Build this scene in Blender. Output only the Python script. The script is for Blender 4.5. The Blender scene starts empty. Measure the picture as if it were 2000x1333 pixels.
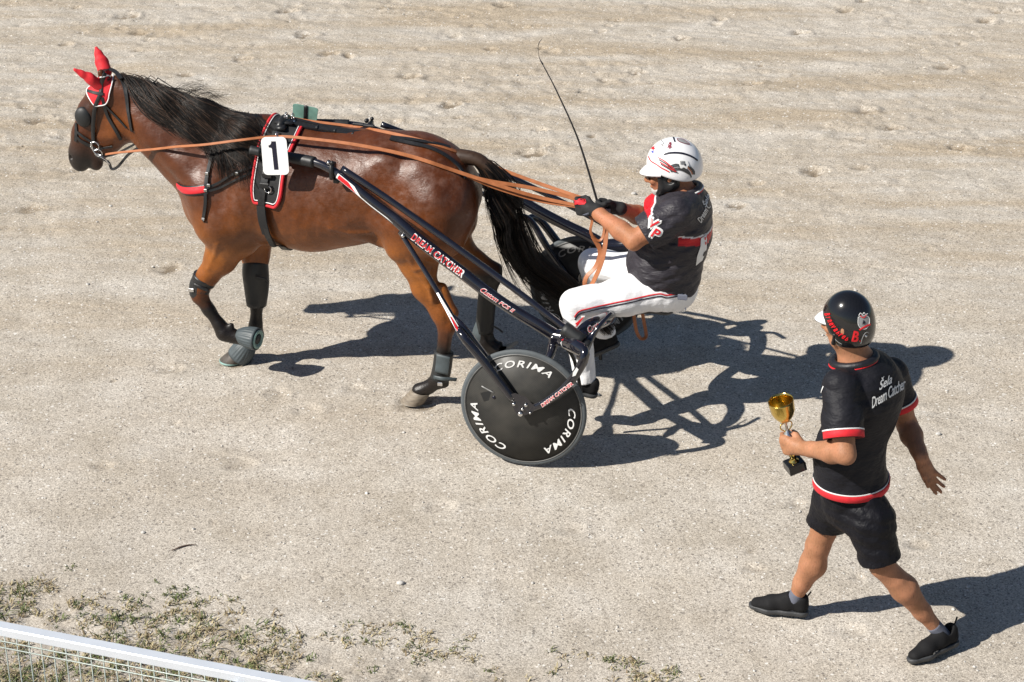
import bpy, math, random
import numpy as np
import openvdb
from mathutils import Vector, Matrix
from mathutils.bvhtree import BVHTree
rng = np.random.default_rng(7)
SC = bpy.context.scene
COL = SC.collection
A = lambda *v: np.array(v, float)
def unit(v): v = np.asarray(v, float); return v/(np.linalg.norm(v)+1e-12)

# ------------------------------------------------------------------ camera, sky, sun, exposure
PITCH, DIST, FPX = math.radians(26.27), 12.0, 4061.2
CAMP = A(0, -DIST*math.cos(PITCH), DIST*math.sin(PITCH))
cF = A(0, math.cos(PITCH), -math.sin(PITCH)); cR = A(1, 0, 0); cU = np.cross(cR, cF)
cam = bpy.data.objects.new('camera', bpy.data.cameras.new('camera')); COL.objects.link(cam)
cam.data.sensor_width = 36; cam.data.lens = FPX*36/2000; cam.data.clip_end = 2000; cam.data.clip_start = .05
cam.location = CAMP; cam.rotation_euler = (math.pi/2-PITCH, 0, 0)
cam.data.dof.use_dof = True; cam.data.dof.focus_distance = 11.6; cam.data.dof.aperture_fstop = 14
SC.camera = cam
SUNV = unit(A(-1.04, -.47, 1.0))            # direction towards the sun
w = bpy.data.worlds.new("World"); SC.world = w; w.use_nodes = True
sky = w.node_tree.nodes.new('ShaderNodeTexSky'); sky.sky_type = 'NISHITA'; sky.sun_disc = False
sky.sun_elevation = math.asin(SUNV[2]); sky.sun_rotation = math.atan2(SUNV[0], SUNV[1])
sky.air_density = 1.0; sky.dust_density = .6; sky.ozone_density = 1.4
bg = w.node_tree.nodes['Background']; bg.inputs[1].default_value = .05
w.node_tree.links.new(sky.outputs[0], bg.inputs[0])
sun = bpy.data.objects.new('sun', bpy.data.lights.new('sun', 'SUN')); COL.objects.link(sun)
sun.data.energy = 5.0; sun.data.angle = math.radians(.5); sun.data.color = (1, .95, .87)
sun.rotation_euler = Vector(SUNV).to_track_quat('Z', 'Y').to_euler()
SC.view_settings.view_transform = 'Standard'; SC.view_settings.look = 'None'; SC.view_settings.exposure = .46

# ------------------------------------------------------------------ frames and rays
HD, X0, Y0, TR = .249, .058, -1.436, 1.481
hF = A(-math.cos(HD), math.sin(HD), 0); hL = A(-math.sin(HD), -math.cos(HD), 0)
M0 = A(X0, Y0, 0)-hL*TR/2                    # ground under the middle of the axle
CM = np.stack([hF, hL, A(0, 0, 1)], 1)       # cart frame (forward, left, up) -> world
def c2w(p): return np.asarray(p, float)@CM.T+M0
def w2c(p): return (np.asarray(p, float)-M0)@CM
def ray(x, y): return cF+cR*(x-1000)/FPX-cU*(y-666.5)/FPX
CAMC = w2c(CAMP)
def P(x, y, lat):                            # point of the cart plane Y = lat seen at (x, y)
    d = ray(x, y)@CM
    return CAMC+d*(lat-CAMC[1])/d[1]
def G(x, y, z=0.):                           # point of the world plane Z = z
    d = ray(x, y); return CAMP+d*(z-CAMP[2])/d[2]
def W(x, y, yy):                             # point of the world plane Y = yy
    d = ray(x, y); return CAMP+d*(yy-CAMP[1])/d[1]

# ------------------------------------------------------------------ objects
def tag(o, label=None, cat=None, group=None, kind=None):
    for k, v in (('label', label), ('category', cat), ('group', group), ('kind', kind)):
        if v: o[k] = v
    return o
def empty(name, loc, rz=0.):
    o = bpy.data.objects.new(name, None); COL.objects.link(o); o.location = loc; o.rotation_euler = (0, 0, rz)
    o.empty_display_size = .2
    return o
INV = {}
def root(name, cartloc=None, worldloc=None):
    if cartloc is not None:
        o = empty(name, c2w(cartloc), math.pi-HD); o['_c'] = 1
        INV[o.name] = ('c', A(*cartloc))
    else:
        o = empty(name, worldloc); INV[o.name] = ('w', A(*worldloc))
    return o
def mesh(name, V, F, mat, parent=None, smooth=True, col=None, matidx=None, label=None, solid=None):
    """V in cart coordinates under a cart root, in world coordinates otherwise"""
    V = np.asarray(V, float)
    m = bpy.data.meshes.new(name)
    if len(V) <= 16: smooth = False
    if parent is not None:
        p = parent
        while p.parent: p = p.parent
        V = V-INV[p.name][1]
    F = F if isinstance(F, list) else np.asarray(F)
    m.from_pydata([tuple(map(float, v)) for v in V] if len(V) < 2000 else V.astype(np.float32), [], F if isinstance(F, list) else F.tolist())
    mats = mat if isinstance(mat, (list, tuple)) else [mat]
    for t in mats: m.materials.append(t)
    if matidx is not None: m.polygons.foreach_set('material_index', np.asarray(matidx, np.int32))
    if smooth: m.polygons.foreach_set('use_smooth', np.ones(len(m.polygons), bool))
    if col is not None:
        a = m.color_attributes.new('col', 'FLOAT_COLOR', 'POINT')
        c = np.ones((len(V), 4), np.float32); c[:, :3] = col; a.data.foreach_set('color', c.ravel())
    m.validate(); m.update()
    o = bpy.data.objects.new(name, m); COL.objects.link(o)
    if parent is not None: o.parent = parent
    if label: o['label'] = label
    return o
def multi(name, parts, mat, parent):
    return [mesh(name, v, f, mat, parent) for v, f in parts]
def join(*parts):
    V, F, n = [], [], 0
    for v, f in parts:
        v = np.asarray(v, float); V.append(v); F += [[i+n for i in q] for q in f]; n += len(v)
    return np.concatenate(V), F

def catmull(pts, n):
    pts = np.asarray(pts, float); k = len(pts)
    if k == 2: t = np.linspace(0, 1, n)[:, None]; return pts[0]*(1-t)+pts[1]*t
    q = np.concatenate([[2*pts[0]-pts[1]], pts, [2*pts[-1]-pts[-2]]])
    L = np.concatenate([[0], np.cumsum(np.linalg.norm(np.diff(pts[:, :3], axis=0), axis=1))]); L /= L[-1]
    s = np.linspace(0, 1, n); i = np.clip(np.searchsorted(L, s, side='right')-1, 0, k-2)
    t = ((s-L[i])/(L[i+1]-L[i]+1e-12))[:, None]
    a, b, c, d = q[i], q[i+1], q[i+2], q[i+3]
    return .5*((2*b)+(-a+c)*t+(2*a-5*b+4*c-d)*t*t+(-a+3*b-3*c+d)*t**3)
def frames(path, up=(0, 0, 1)):
    T = np.gradient(path, axis=0); T /= np.linalg.norm(T, axis=1)[:, None]+1e-12
    up = np.asarray(up, float)
    if up.ndim == 1: up = np.tile(up, (len(path), 1))
    S = np.cross(T, up); S /= np.linalg.norm(S, axis=1)[:, None]+1e-9
    U = np.cross(S, T)
    return T, S, U
def tube(path, r, n=12, seg=None, up=(0, 0, 1), asp=1., cap=True):
    """round tube, r scalar or per control point; asp widens it sideways"""
    path = np.asarray(path, float); k = len(path)
    r = np.full(k, r, float) if np.isscalar(r) else np.asarray(r, float)
    seg = seg or (2 if k == 2 else 6*(k-1)+1)
    pr = catmull(np.column_stack([path, r]), seg); path, r = pr[:, :3], np.maximum(pr[:, 3], 1e-4)
    T, S, U = frames(path, up)
    a = np.arange(n)*2*np.pi/n
    V = path[:, None]+r[:, None, None]*(asp*np.cos(a)[None, :, None]*S[:, None]+np.sin(a)[None, :, None]*U[:, None])
    F = [[i*n+j, i*n+(j+1) % n, (i+1)*n+(j+1) % n, (i+1)*n+j] for i in range(seg-1) for j in range(n)]
    V = V.reshape(-1, 3)
    if cap: F += [list(range(n))[::-1], [(seg-1)*n+j for j in range(n)]]
    return V, F
def ribbon(path, nrm, width, th=.004, seg=None, wprof=None):
    """flat strap: path, surface normals, width across, thickness"""
    path = np.asarray(path, float); k = len(path)
    nrm = np.asarray(nrm, float)
    if nrm.ndim == 1: nrm = np.tile(nrm, (k, 1))
    seg = seg or max(4*(k-1)+1, 2)
    q = catmull(np.column_stack([path, nrm]), seg); path, nrm = q[:, :3], q[:, 3:]
    T = np.gradient(path, axis=0); T /= np.linalg.norm(T, axis=1)[:, None]+1e-12
    nrm = nrm-(nrm*T).sum(1)[:, None]*T; nrm /= np.linalg.norm(nrm, axis=1)[:, None]+1e-12
    S = np.cross(T, nrm)
    ww = (np.interp(np.linspace(0, 1, seg), np.linspace(0, 1, len(width)), width) if not np.isscalar(width) else np.full(seg, width))[:, None]/2
    h = th/2; b = .35
    V = np.stack([path+S*ww*.94+nrm*h, path+S*ww+nrm*h*b, path+S*ww-nrm*h, path-S*ww-nrm*h, path-S*ww+nrm*h*b, path-S*ww*.94+nrm*h], 1).reshape(-1, 3)
    n = 6
    F = [[i*n+j, i*n+(j+1) % n, (i+1)*n+(j+1) % n, (i+1)*n+j] for i in range(seg-1) for j in range(n)]
    F += [list(range(n))[::-1], [(seg-1)*n+j for j in range(n)]]
    return V, F
def box(c, sx, sy, sz, R=np.eye(3), bev=.0):
    b = min(bev, sx/2.2, sy/2.2, sz/2.2)
    V = []
    for z, ins in ((-sz/2, b), (-sz/2+b, 0), (sz/2-b, 0), (sz/2, b)) if b > 0 else ((-sz/2, 0), (sz/2, 0)):
        x, y = sx/2-ins, sy/2-ins
        V += [(-x, -y, z), (x, -y, z), (x, y, z), (-x, y, z)]
    k = len(V)//4
    F = [[3, 2, 1, 0], [4*(k-1)+i for i in range(4)]]
    F += [[4*i+j, 4*i+(j+1) % 4, 4*i+4+(j+1) % 4, 4*i+4+j] for i in range(k-1) for j in range(4)]
    return np.array(V)@np.asarray(R).T+c, F
def lathe(prof, c, axis=(0, 0, 1), n=32, sx=1., ref=(1, 0, 0)):
    """prof: (radius, height) list about axis through c"""
    ax = unit(axis); u = unit(np.cross(ax, ref)) if abs(np.dot(ax, ref)) < .95 else unit(np.cross(ax, (0, 1, 0))); v = np.cross(ax, u)
    a = np.arange(n)*2*np.pi/n; prof = np.asarray(prof, float)
    V = (c+prof[:, 1][:, None, None]*ax+prof[:, 0][:, None, None]*(sx*np.cos(a)[None, :, None]*u+np.sin(a)[None, :, None]*v)).reshape(-1, 3)
    k = len(prof)
    F = [[i*n+j, i*n+(j+1) % n, (i+1)*n+(j+1) % n, (i+1)*n+j] for i in range(k-1) for j in range(n)]
    F += [list(range(n))[::-1], [(k-1)*n+j for j in range(n)]]
    return V, F
def ball(c, r, n=12, R=np.eye(3)):
    r = np.ones(3)*r
    t = np.linspace(0, np.pi, n//2+2)
    V, F = lathe(np.column_stack([np.maximum(np.sin(t), 1e-3), -np.cos(t)]), A(0, 0, 0), n=n)
    return (V*r)@np.asarray(R).T+c, F

# ------------------------------------------------------------------ organic surfaces: blended volumes turned into one mesh
def snoise(P_, f, seed=0):
    """cheap smooth 3-D noise from warped sines, about -1..1"""
    r = np.random.default_rng(seed); o = np.zeros(P_.shape[:-1], np.float32)
    for i in range(5):
        d = r.normal(size=3); d = d/np.linalg.norm(d)*f*(.7+.6*r.random())
        e = r.normal(size=3); e = e/np.linalg.norm(e)*f*.6
        o += np.sin(P_@d+1.7*np.sin(P_@e+r.random()*9)+r.random()*9)
    return o/3
class Field:
    def __init__(s, lo, hi, h):
        s.lo = A(*lo); s.h = h; s.n = np.ceil((A(*hi)-s.lo)/h).astype(int)+1
        s.D = np.full(s.n, .3, np.float32)
    def sl(s, lo, hi):
        a = np.clip(np.floor((lo-s.lo)/s.h).astype(int), 0, s.n); b = np.clip(np.ceil((hi-s.lo)/s.h).astype(int)+1, 0, s.n)
        g = [s.lo[i]+s.h*np.arange(a[i], b[i]) for i in range(3)]
        X = np.stack(np.meshgrid(*g, indexing='ij'), -1).astype(np.float32)
        return tuple(slice(a[i], b[i]) for i in range(3)), X
    def put(s, S, d, k, op):
        D = s.D[S]
        if D.size == 0: return
        if op == 'cut':
            d = -d
            h = np.maximum(k-np.abs(D-d), 0)/k if k > 0 else 0
            s.D[S] = np.maximum(D, d)+h*h*k*.25
        else:
            h = np.maximum(k-np.abs(D-d), 0)/k
            s.D[S] = np.minimum(D, d)-h*h*k*.25
    def rc(s, a, b, ra, rb, k=.04, sq=1., ax=(0, 1, 0), op='add'):
        a = A(*a); b = A(*b); ax = unit(ax); m = max(ra, rb)*max(1, sq)+k+.03
        S, X = s.sl(np.minimum(a, b)-m, np.maximum(a, b)+m)
        if X.size == 0: return
        c = (a+b)/2
        if sq != 1.:
            f = 1/sq-1
            X = X+(f*((X-c)@ax))[..., None]*ax; a = a+f*np.dot(a-c, ax)*ax; b = b+f*np.dot(b-c, ax)*ax
            X = X.astype(np.float32)
        ba = b-a; l2 = float(ba@ba); rr = ra-rb; a2 = l2-rr*rr; pa = X-a
        if l2 < 1e-9 or a2 <= 0:
            q = a if ra > rb else b; d = np.linalg.norm(X-q, axis=-1)-max(ra, rb)
        else:
            il2 = 1/l2; y = pa@ba; z = y-l2
            xx = pa*l2-y[..., None]*ba; x2 = (xx*xx).sum(-1); y2 = y*y*l2; z2 = z*z*l2
            kk = math.copysign(1, rr)*rr*rr*x2 if rr != 0 else 0*x2
            d = (np.sqrt(np.maximum(x2*a2*il2, 0))+y*rr)*il2-ra
            c1 = np.sign(z)*a2*z2 > kk; c2 = np.sign(y)*a2*y2 < kk
            d = np.where(c2, np.sqrt(x2+y2)*il2-ra, d); d = np.where(c1, np.sqrt(x2+z2)*il2-rb, d)
        s.put(S, (d*min(1, sq**.5)).astype(np.float32), k, op)
    def chain(s, pts, k=.04, sq=1., ax=(0, 1, 0)):
        """pts: list of (point, radius[, squash])"""
        for p, q in zip(pts[:-1], pts[1:]):
            s_ = ((p[2] if len(p) > 2 else sq)+(q[2] if len(q) > 2 else sq))/2
            s.rc(p[0], q[0], p[1], q[1], k, s_, ax)
    def ell(s, c, r, R=np.eye(3), k=.04, op='add'):
        c = A(*c); r = A(*r); m = r.max()+k+.03
        S, X = s.sl(c-m, c+m)
        if X.size == 0: return
        p = (X-c)@np.asarray(R)
        k0 = np.linalg.norm(p/r, axis=-1); k1 = np.linalg.norm(p/(r*r), axis=-1)+1e-6
        s.put(S, (k0*(k0-1)/k1).astype(np.float32), k, op)
    def cut(s, p, n, k=.004):
        """remove everything on the side n of the plane through p"""
        S, X = s.sl(s.lo, s.lo+s.h*(s.n-1)); d = (X-A(*p))@unit(n)
        h = np.maximum(k-np.abs(s.D-d), 0)/k
        s.D = (np.maximum(s.D, d)+h*h*k*.25).astype(np.float32)
    def points(s): return s.sl(s.lo, s.lo+s.h*(s.n-1))[1]
    def mesh(s, smooth=1):
        D = s.D.copy()
        for a in range(3):
            i = [slice(None)]*3; i[a] = 0; D[tuple(i)] = .05; i[a] = -1; D[tuple(i)] = .05
        g = openvdb.FloatGrid(.3); g.copyFromArray(np.ascontiguousarray(D))
        V, Q = g.convertToQuads(isovalue=0.)[:2]
        V = V.astype(float)*s.h+s.lo; Q = Q[:, ::-1].astype(int) if True else Q
        for _ in range(smooth):
            E = np.concatenate([Q[:, [0, 1]], Q[:, [1, 2]], Q[:, [2, 3]], Q[:, [3, 0]]])
            acc = np.zeros_like(V); cnt = np.zeros(len(V))
            for i, j in ((0, 1), (1, 0)):
                for ch in range(3): acc[:, ch] += np.bincount(E[:, i], V[E[:, j], ch], len(V))
                cnt += np.bincount(E[:, i], minlength=len(V))
            V = V*.5+.5*acc/np.maximum(cnt, 1)[:, None]
        return V, Q
class Surf:
    """ray and nearest-point look-ups on a finished surface (cart or world frame)"""
    def __init__(s, V, F, cart=True):
        s.cart = cart
        s.t = BVHTree.FromPolygons([tuple(v) for v in V], F if isinstance(F, list) else F.tolist())
        s.o = CAMC if cart else CAMP
    def hit(s, x, y):
        d = ray(x, y); d = d@CM if s.cart else d
        r = s.t.ray_cast(Vector(s.o), Vector(unit(d)))
        if r[0] is None: return None, None
        n = A(*r[1]); n = n if n@d < 0 else -n
        return A(*r[0]), n
    def near(s, p):
        r = s.t.find_nearest(Vector(p)); n = A(*r[1])
        q = A(*r[0]); d = A(*p)-q
        return q, n
    def line(s, px, n=None, off=.004, it=2):
        """pixel polyline -> points and normals on the surface (misses fall back to the neighbours)"""
        px = catmull(np.asarray(px, float), n or 6*(len(px)-1)+1)
        P_, N_ = [], []
        for x, y in px:
            p, q = s.hit(x, y)
            if p is not None: P_.append(p); N_.append(q)
        if len(P_) < 2:
            print('line missed', px[0]); a, b = (P(*px[0], 0), P(*px[-1], 0)) if s.cart else (G(*px[0]), G(*px[-1])); return np.array([a, b]), np.array([[0, 0, 1.], [0, 0, 1]])
        P_, N_ = np.array(P_), np.array(N_)
        for _ in range(it):
            if len(P_) > 2:
                N_[1:-1] = (N_[:-2]+2*N_[1:-1]+N_[2:])/4; P_[1:-1] = (P_[:-2]+2*P_[1:-1]+P_[2:])/4
        N_ /= np.linalg.norm(N_, axis=1)[:, None]
        return P_+N_*off, N_

# ------------------------------------------------------------------ materials
class NT:
    def __init__(s, name):
        s.m = bpy.data.materials.new(name); s.m.use_nodes = True; s.t = s.m.node_tree; s.b = s.t.nodes['Principled BSDF']
    def n(s, typ, **k):
        o = s.t.nodes.new(typ)
        for a, v in k.items():
            if a.startswith('i_'): o.inputs[a[2:].replace('_', ' ')].default_value = v
            else: setattr(o, a, v)
        return o
    def l(s, a, b): s.t.links.new(a, b)
    def coord(s, scale=(1, 1, 1), rot=(0, 0, 0)):
        c = s.n('ShaderNodeTexCoord'); m = s.n('ShaderNodeMapping'); m.inputs['Scale'].default_value = scale; m.inputs['Rotation'].default_value = rot
        s.l(c.outputs['Object'], m.inputs[0]); return m.outputs[0]
    def noise(s, vec, scale, detail=3, rough=.5):
        o = s.n('ShaderNodeTexNoise'); o.inputs['Scale'].default_value = scale; o.inputs['Detail'].default_value = detail; o.inputs['Roughness'].default_value = rough
        s.l(vec, o.inputs['Vector']); return o.outputs['Fac']
    def ramp(s, fac, stops):
        o = s.n('ShaderNodeValToRGB'); e = o.color_ramp.elements
        while len(e) < len(stops): e.new(.5)
        for x, (p, c) in zip(e, stops): x.position = p; x.color = tuple(c)+(1,) if len(c) == 3 else c
        s.l(fac, o.inputs[0]); return o.outputs[0]
    def mix(s, fac, a, b, mode='MIX'):
        o = s.n('ShaderNodeMix', data_type='RGBA', blend_type=mode)
        for k, v in ((0, fac), (6, a), (7, b)):
            if hasattr(v, 'node'): s.l(v, o.inputs[k])
            else: o.inputs[k].default_value = v if k == 0 else (tuple(v)+(1,) if len(v) == 3 else v)
        return o.outputs[2]
    def bump(s, h, strength, dist, prev=None):
        o = s.n('ShaderNodeBump'); o.inputs['Strength'].default_value = strength; o.inputs['Distance'].default_value = dist
        s.l(h, o.inputs['Height'])
        if prev: s.l(prev, o.inputs['Normal'])
        return o.outputs[0]
    def maprange(s, v, a, b, c, d):
        o = s.n('ShaderNodeMapRange'); s.l(v, o.inputs[0])
        for i, x in enumerate((a, b, c, d)): o.inputs[i+1].default_value = x
        return o.outputs[0]
def mat(name, col, rough=.5, metal=0., var=.12, vs=30, bump=0., bs=200, bd=.002, spec=.5, coat=0., sheen=0., scale=(1, 1, 1), trans=0., cr=.05):
    """principled surface with mottled colour, roughness and a fine bump"""
    t = NT(name); b = t.b; v = t.coord(scale)
    f = t.noise(v, vs, 4)
    c = t.mix(1., tuple(col), t.ramp(f, [(.25, (1-var,)*3), (.75, (1+var*.6,)*3)]), 'MULTIPLY')
    t.l(c, b.inputs['Base Color']); t.l(t.maprange(f, .3, .7, max(rough-.08, .02), min(rough+.1, 1)), b.inputs['Roughness'])
    b.inputs['Metallic'].default_value = metal; b.inputs['Specular IOR Level'].default_value = spec
    b.inputs['Coat Weight'].default_value = coat; b.inputs['Coat Roughness'].default_value = cr
    b.inputs['Sheen Weight'].default_value = sheen
    if trans: b.inputs['Transmission Weight'].default_value = trans
    if bump: t.l(t.bump(t.noise(v, bs, 3), bump, bd), b.inputs['Normal'])
    return t.m

def coat_material():
    t = NT('bay coat'); b = t.b
    a = t.n('ShaderNodeAttribute', attribute_name='col'); v = t.coord()
    big = t.noise(v, 5, 4, .6); hair = t.noise(t.coord((60, 260, 170)), 1., 3, .7); mid = t.noise(t.coord((1, 1, 1)), 22, 4, .65)
    c = t.mix(1., a.outputs['Color'], t.ramp(big, [(.3, (.62, .58, .55)), (.7, (1.22, 1.22, 1.22))]), 'MULTIPLY')
    c = t.mix(1., c, t.ramp(hair, [(.3, (.82, .82, .82)), (.7, (1.16, 1.16, 1.16))]), 'MULTIPLY')
    # whitish sheen of the sweaty coat, painted into the base colour in patches
    sw = t.n('ShaderNodeAttribute', attribute_name='sweat_sheen')
    sheen_mix = t.n('ShaderNodeMath', operation='MULTIPLY'); t.l(t.maprange(mid, .42, .74, 0, .62), sheen_mix.inputs[0]); t.l(sw.outputs['Fac'], sheen_mix.inputs[1])
    c = t.mix(sheen_mix.outputs[0], c, (.23, .135, .105))
    t.l(c, b.inputs['Base Color'])
    t.l(t.maprange(mid, .3, .7, .33, .48), b.inputs['Roughness'])
    b.inputs['Specular IOR Level'].default_value = .42
    n0 = t.bump(t.noise(v, 9, 3, .5), .30, .03); n1 = t.bump(mid, .30, .007, n0); n2 = t.bump(hair, .35, .003, n1); t.l(n2, b.inputs['Normal'])
    return t.m
def ground_material():
    t = NT('fine limestone gravel'); b = t.b
    c0 = t.n('ShaderNodeTexCoord').outputs['Object']
    st = t.n('ShaderNodeMapping'); st.inputs['Rotation'].default_value = (0, 0, TRK); st.inputs['Scale'].default_value = (.35, 2.2, 1); t.l(c0, st.inputs[0])
    streak = t.noise(st.outputs[0], 1.0, 5, .6); patch = t.noise(c0, 2.2, 6, .62); patch2 = t.noise(c0, 9, 5, .65)
    far = t.n('ShaderNodeSeparateXYZ'); t.l(c0, far.inputs[0])
    c = t.ramp(patch, [(.34, (.405, .366, .312)), (.5, (.460, .422, .370)), (.68, (.510, .476, .428))])
    tan = t.ramp(streak, [(.42, (0, 0, 0)), (.62, (1, 1, 1))])
    fm = t.maprange(far.outputs[1], -2.0, 2.0, .15, 1.)
    k = t.n('ShaderNodeMath', operation='MULTIPLY'); t.l(tan, k.inputs[0]); t.l(fm, k.inputs[1])
    c = t.mix(k.outputs[0], c, (.385, .325, .25))
    c = t.mix(1., c, t.ramp(patch2, [(.3, (.95, .94, .93)), (.7, (1.04, 1.04, 1.04))]), 'MULTIPLY')
    soil = t.n('ShaderNodeAttribute', attribute_name='soil')
    c = t.mix(soil.outputs['Fac'], c, (.19, .15, .105))
    # single grains
    g = t.n('ShaderNodeTexVoronoi', feature='F1'); g.inputs['Scale'].default_value = 185; t.l(c0, g.inputs['Vector'])
    g2 = t.n('ShaderNodeTexVoronoi', feature='F1'); g2.inputs['Scale'].default_value = 95; t.l(c0, g2.inputs['Vector'])
    sep = t.n('ShaderNodeSeparateColor'); t.l(g.outputs['Color'], sep.inputs[0])
    sep2 = t.n('ShaderNodeSeparateColor'); t.l(g2.outputs['Color'], sep2.inputs[0])
    c = t.mix(1., c, t.ramp(sep.outputs[0], [(0, (.48, .46, .44)), (.2, (.84, .83, .82)), (.7, (1.07, 1.07, 1.06)), (1, (1.4, 1.4, 1.4))]), 'MULTIPLY')
    c = t.mix(t.ramp(sep2.outputs[1], [(.0, (.8, .8, .8)), (.022, (.8, .8, .8)), (.034, (0, 0, 0))]), c, (.19, .17, .15))
    c = t.mix(t.ramp(sep2.outputs[2], [(.0, (.8, .8, .8)), (.010, (.8, .8, .8)), (.016, (0, 0, 0))]), c, (.72, .70, .66))
    t.l(c, b.inputs['Base Color']); b.inputs['Roughness'].default_value = .95; b.inputs['Specular IOR Level'].default_value = .15
    fine = t.noise(c0, 150, 3, .7)
    n1 = t.bump(t.noise(c0, 34, 5, .7), .32, .014)
    n2 = t.bump(g.outputs['Distance'], -.8, .007, n1); n3 = t.bump(fine, .5, .006, n2)
    t.l(n3, b.inputs['Normal'])
    return t.m
def carbon_material(name, col=(.028, .028, .026), dust=.35, r0=.34, r1=.55):
    t = NT(name); b = t.b; v = t.coord()
    ch = t.n('ShaderNodeTexChecker'); ch.inputs['Scale'].default_value = 160; t.l(v, ch.inputs['Vector'])
    f = t.noise(v, 8, 4)
    c = t.mix(.35, tuple(col), tuple(x*1.7 for x in col)); c2 = t.mix(ch.outputs['Fac'], tuple(col), tuple(x*1.35 for x in col))
    c2 = t.mix(t.maprange(f, .35, .75, 0, dust), c2, (.12, .11, .095))
    t.l(c2, b.inputs['Base Color']); t.l(t.maprange(f, .3, .7, r0, r1), b.inputs['Roughness'])
    return t.m
TRK = math.atan2(.259, .966)   # the track runs along the horse's heading
M = {}
M['coat'] = coat_material()
M['hair'] = mat('black horse hair', (.010, .008, .007), .42, var=.3, vs=40, spec=.32)
M['hair2'] = mat('brown and sunlit horse hair', (.045, .024, .014), .45, var=.3, vs=40)
M['leather'] = mat('black leather', (.014, .014, .015), .42, bump=.3, bs=300, bd=.001, vs=60)
M['rein'] = mat('tan leather', (.36, .125, .045), .5, var=.22, vs=25, bump=.3, bs=220, bd=.001)
M['red'] = mat('red fabric', (.62, .012, .022), .7, var=.15, vs=60, bump=.4, bs=260, bd=.0015, sheen=.05)
M['redpaint'] = mat('red decal', (.62, .012, .02), .35, var=.06)
M['white'] = mat('white paint', (.80, .80, .80), .35, var=.05)
M['decal'] = mat('white decal', (.78, .78, .77), .4, var=.04)
M['darkdecal'] = mat('plain grey decal', (.30, .30, .30), .4, var=.1)
M['ink'] = mat('navy ink', (.008, .008, .022), .35, var=.05)
M['neoprene'] = mat('black pad fabric', (.013, .013, .014), .8, bump=.5, bs=300, bd=.0015, vs=40)
M['metal'] = mat('nickel plated steel', (.72, .72, .72), .22, 1., var=.08)
M['carbon'] = mat('navy black lacquer', (.008, .008, .014), .16, var=.2, coat=.8, vs=12, spec=.6, bump=.05, bs=12, bd=.002)
M['disc'] = carbon_material('carbon wheel disc', (.024, .024, .023)); M['disc'].node_tree.nodes['Principled BSDF'].inputs['Specular IOR Level'].default_value = .22
M['tyre'] = mat('grey tyre rubber', (.085, .097, .105), .75, var=.2, vs=25, bump=.3, bs=150)
M['rim'] = mat('dusty rim', (.05, .05, .05), .5, var=.2)
M['rimline'] = mat('dull alloy line', (.16, .16, .155), .5, var=.2)
M['rubber'] = mat('black rubber', (.016, .017, .018), .5, var=.15, bump=.2, bs=200)
M['boot'] = mat('grey green rubber boot', (.062, .078, .086), .55, var=.25, vs=20, bump=.3, bs=60, bd=.002)
M['hoof'] = mat('horn hoof', (.21, .175, .135), .55, var=.4, vs=30, bump=.4, bs=60, scale=(1, 1, 4))
M['shoe_green'] = mat('pale green sole pad', (.22, .36, .33), .5, var=.3, vs=40)
M['trouser'] = mat('white racing trousers', (.80, .80, .83), .62, var=.05, vs=15, bump=.35, bs=35, bd=.006, sheen=.1)
M['shirt'] = mat('charcoal nylon shirt', (.034, .031, .037), .42, var=.14, vs=10, bump=.5, bs=22, bd=.01, spec=.45)
M['shirt2'] = mat('black sports shirt', (.010, .010, .014), .48, var=.14, vs=10, bump=.45, bs=22, bd=.008, spec=.45)
M['shorts'] = mat('black satin shorts', (.006, .006, .009), .55, var=.15, vs=12, bump=.9, bs=18, bd=.018, spec=.2)
M['sock'] = mat('grey sock', (.12, .13, .17), .9, var=.15, bump=.4, bs=300)
M['shoe'] = mat('black knit shoe', (.009, .009, .010), .8, spec=.25, var=.2, bump=.4, bs=260, vs=50)
M['sole'] = mat('charcoal foam sole', (.042, .044, .047), .55, var=.2, vs=40)
M['helmetw'] = mat('glossy white helmet', (.82, .82, .84), .18, var=.03, coat=.6)
M['helmetb'] = carbon_material('glossy carbon helmet', (.006, .006, .007), .02, .12, .22); M['helmetb'].node_tree.nodes['Principled BSDF'].inputs['Coat Weight'].default_value = 1.; M['helmetb'].node_tree.nodes['Principled BSDF'].inputs['Specular IOR Level'].default_value = .2
M['glass'] = mat('dark lens', (.010, .006, .006), .06, var=.05, coat=.6)
M['gold'] = mat('gold plated metal', (.74, .53, .15), .18, 1., var=.06, vs=15)
M['marble'] = mat('black marble', (.010, .010, .011), .12, var=.4, vs=30)
M['hoofdark'] = mat('dark dusty hoof', (.075, .062, .052), .5, var=.4, vs=30, bump=.4, bs=60)
M['green'] = mat('faded green plate', (.19, .35, .29), .4, var=.45, vs=14)
M['galv'] = mat('galvanised white rail', (.66, .70, .76), .3, .25, var=.06, vs=12)
M['wire'] = mat('galvanised wire', (.30, .34, .32), .45, .4, var=.15)
M['grey'] = mat('grey beard hair', (.45, .43, .41), .7, var=.2)
M['twig'] = mat('dry twig', (.10, .06, .045), .8, var=.3)
M['stone'] = mat('pale stone', (.55, .53, .50), .85, var=.25, bump=.5, bs=60, bd=.01)
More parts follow.
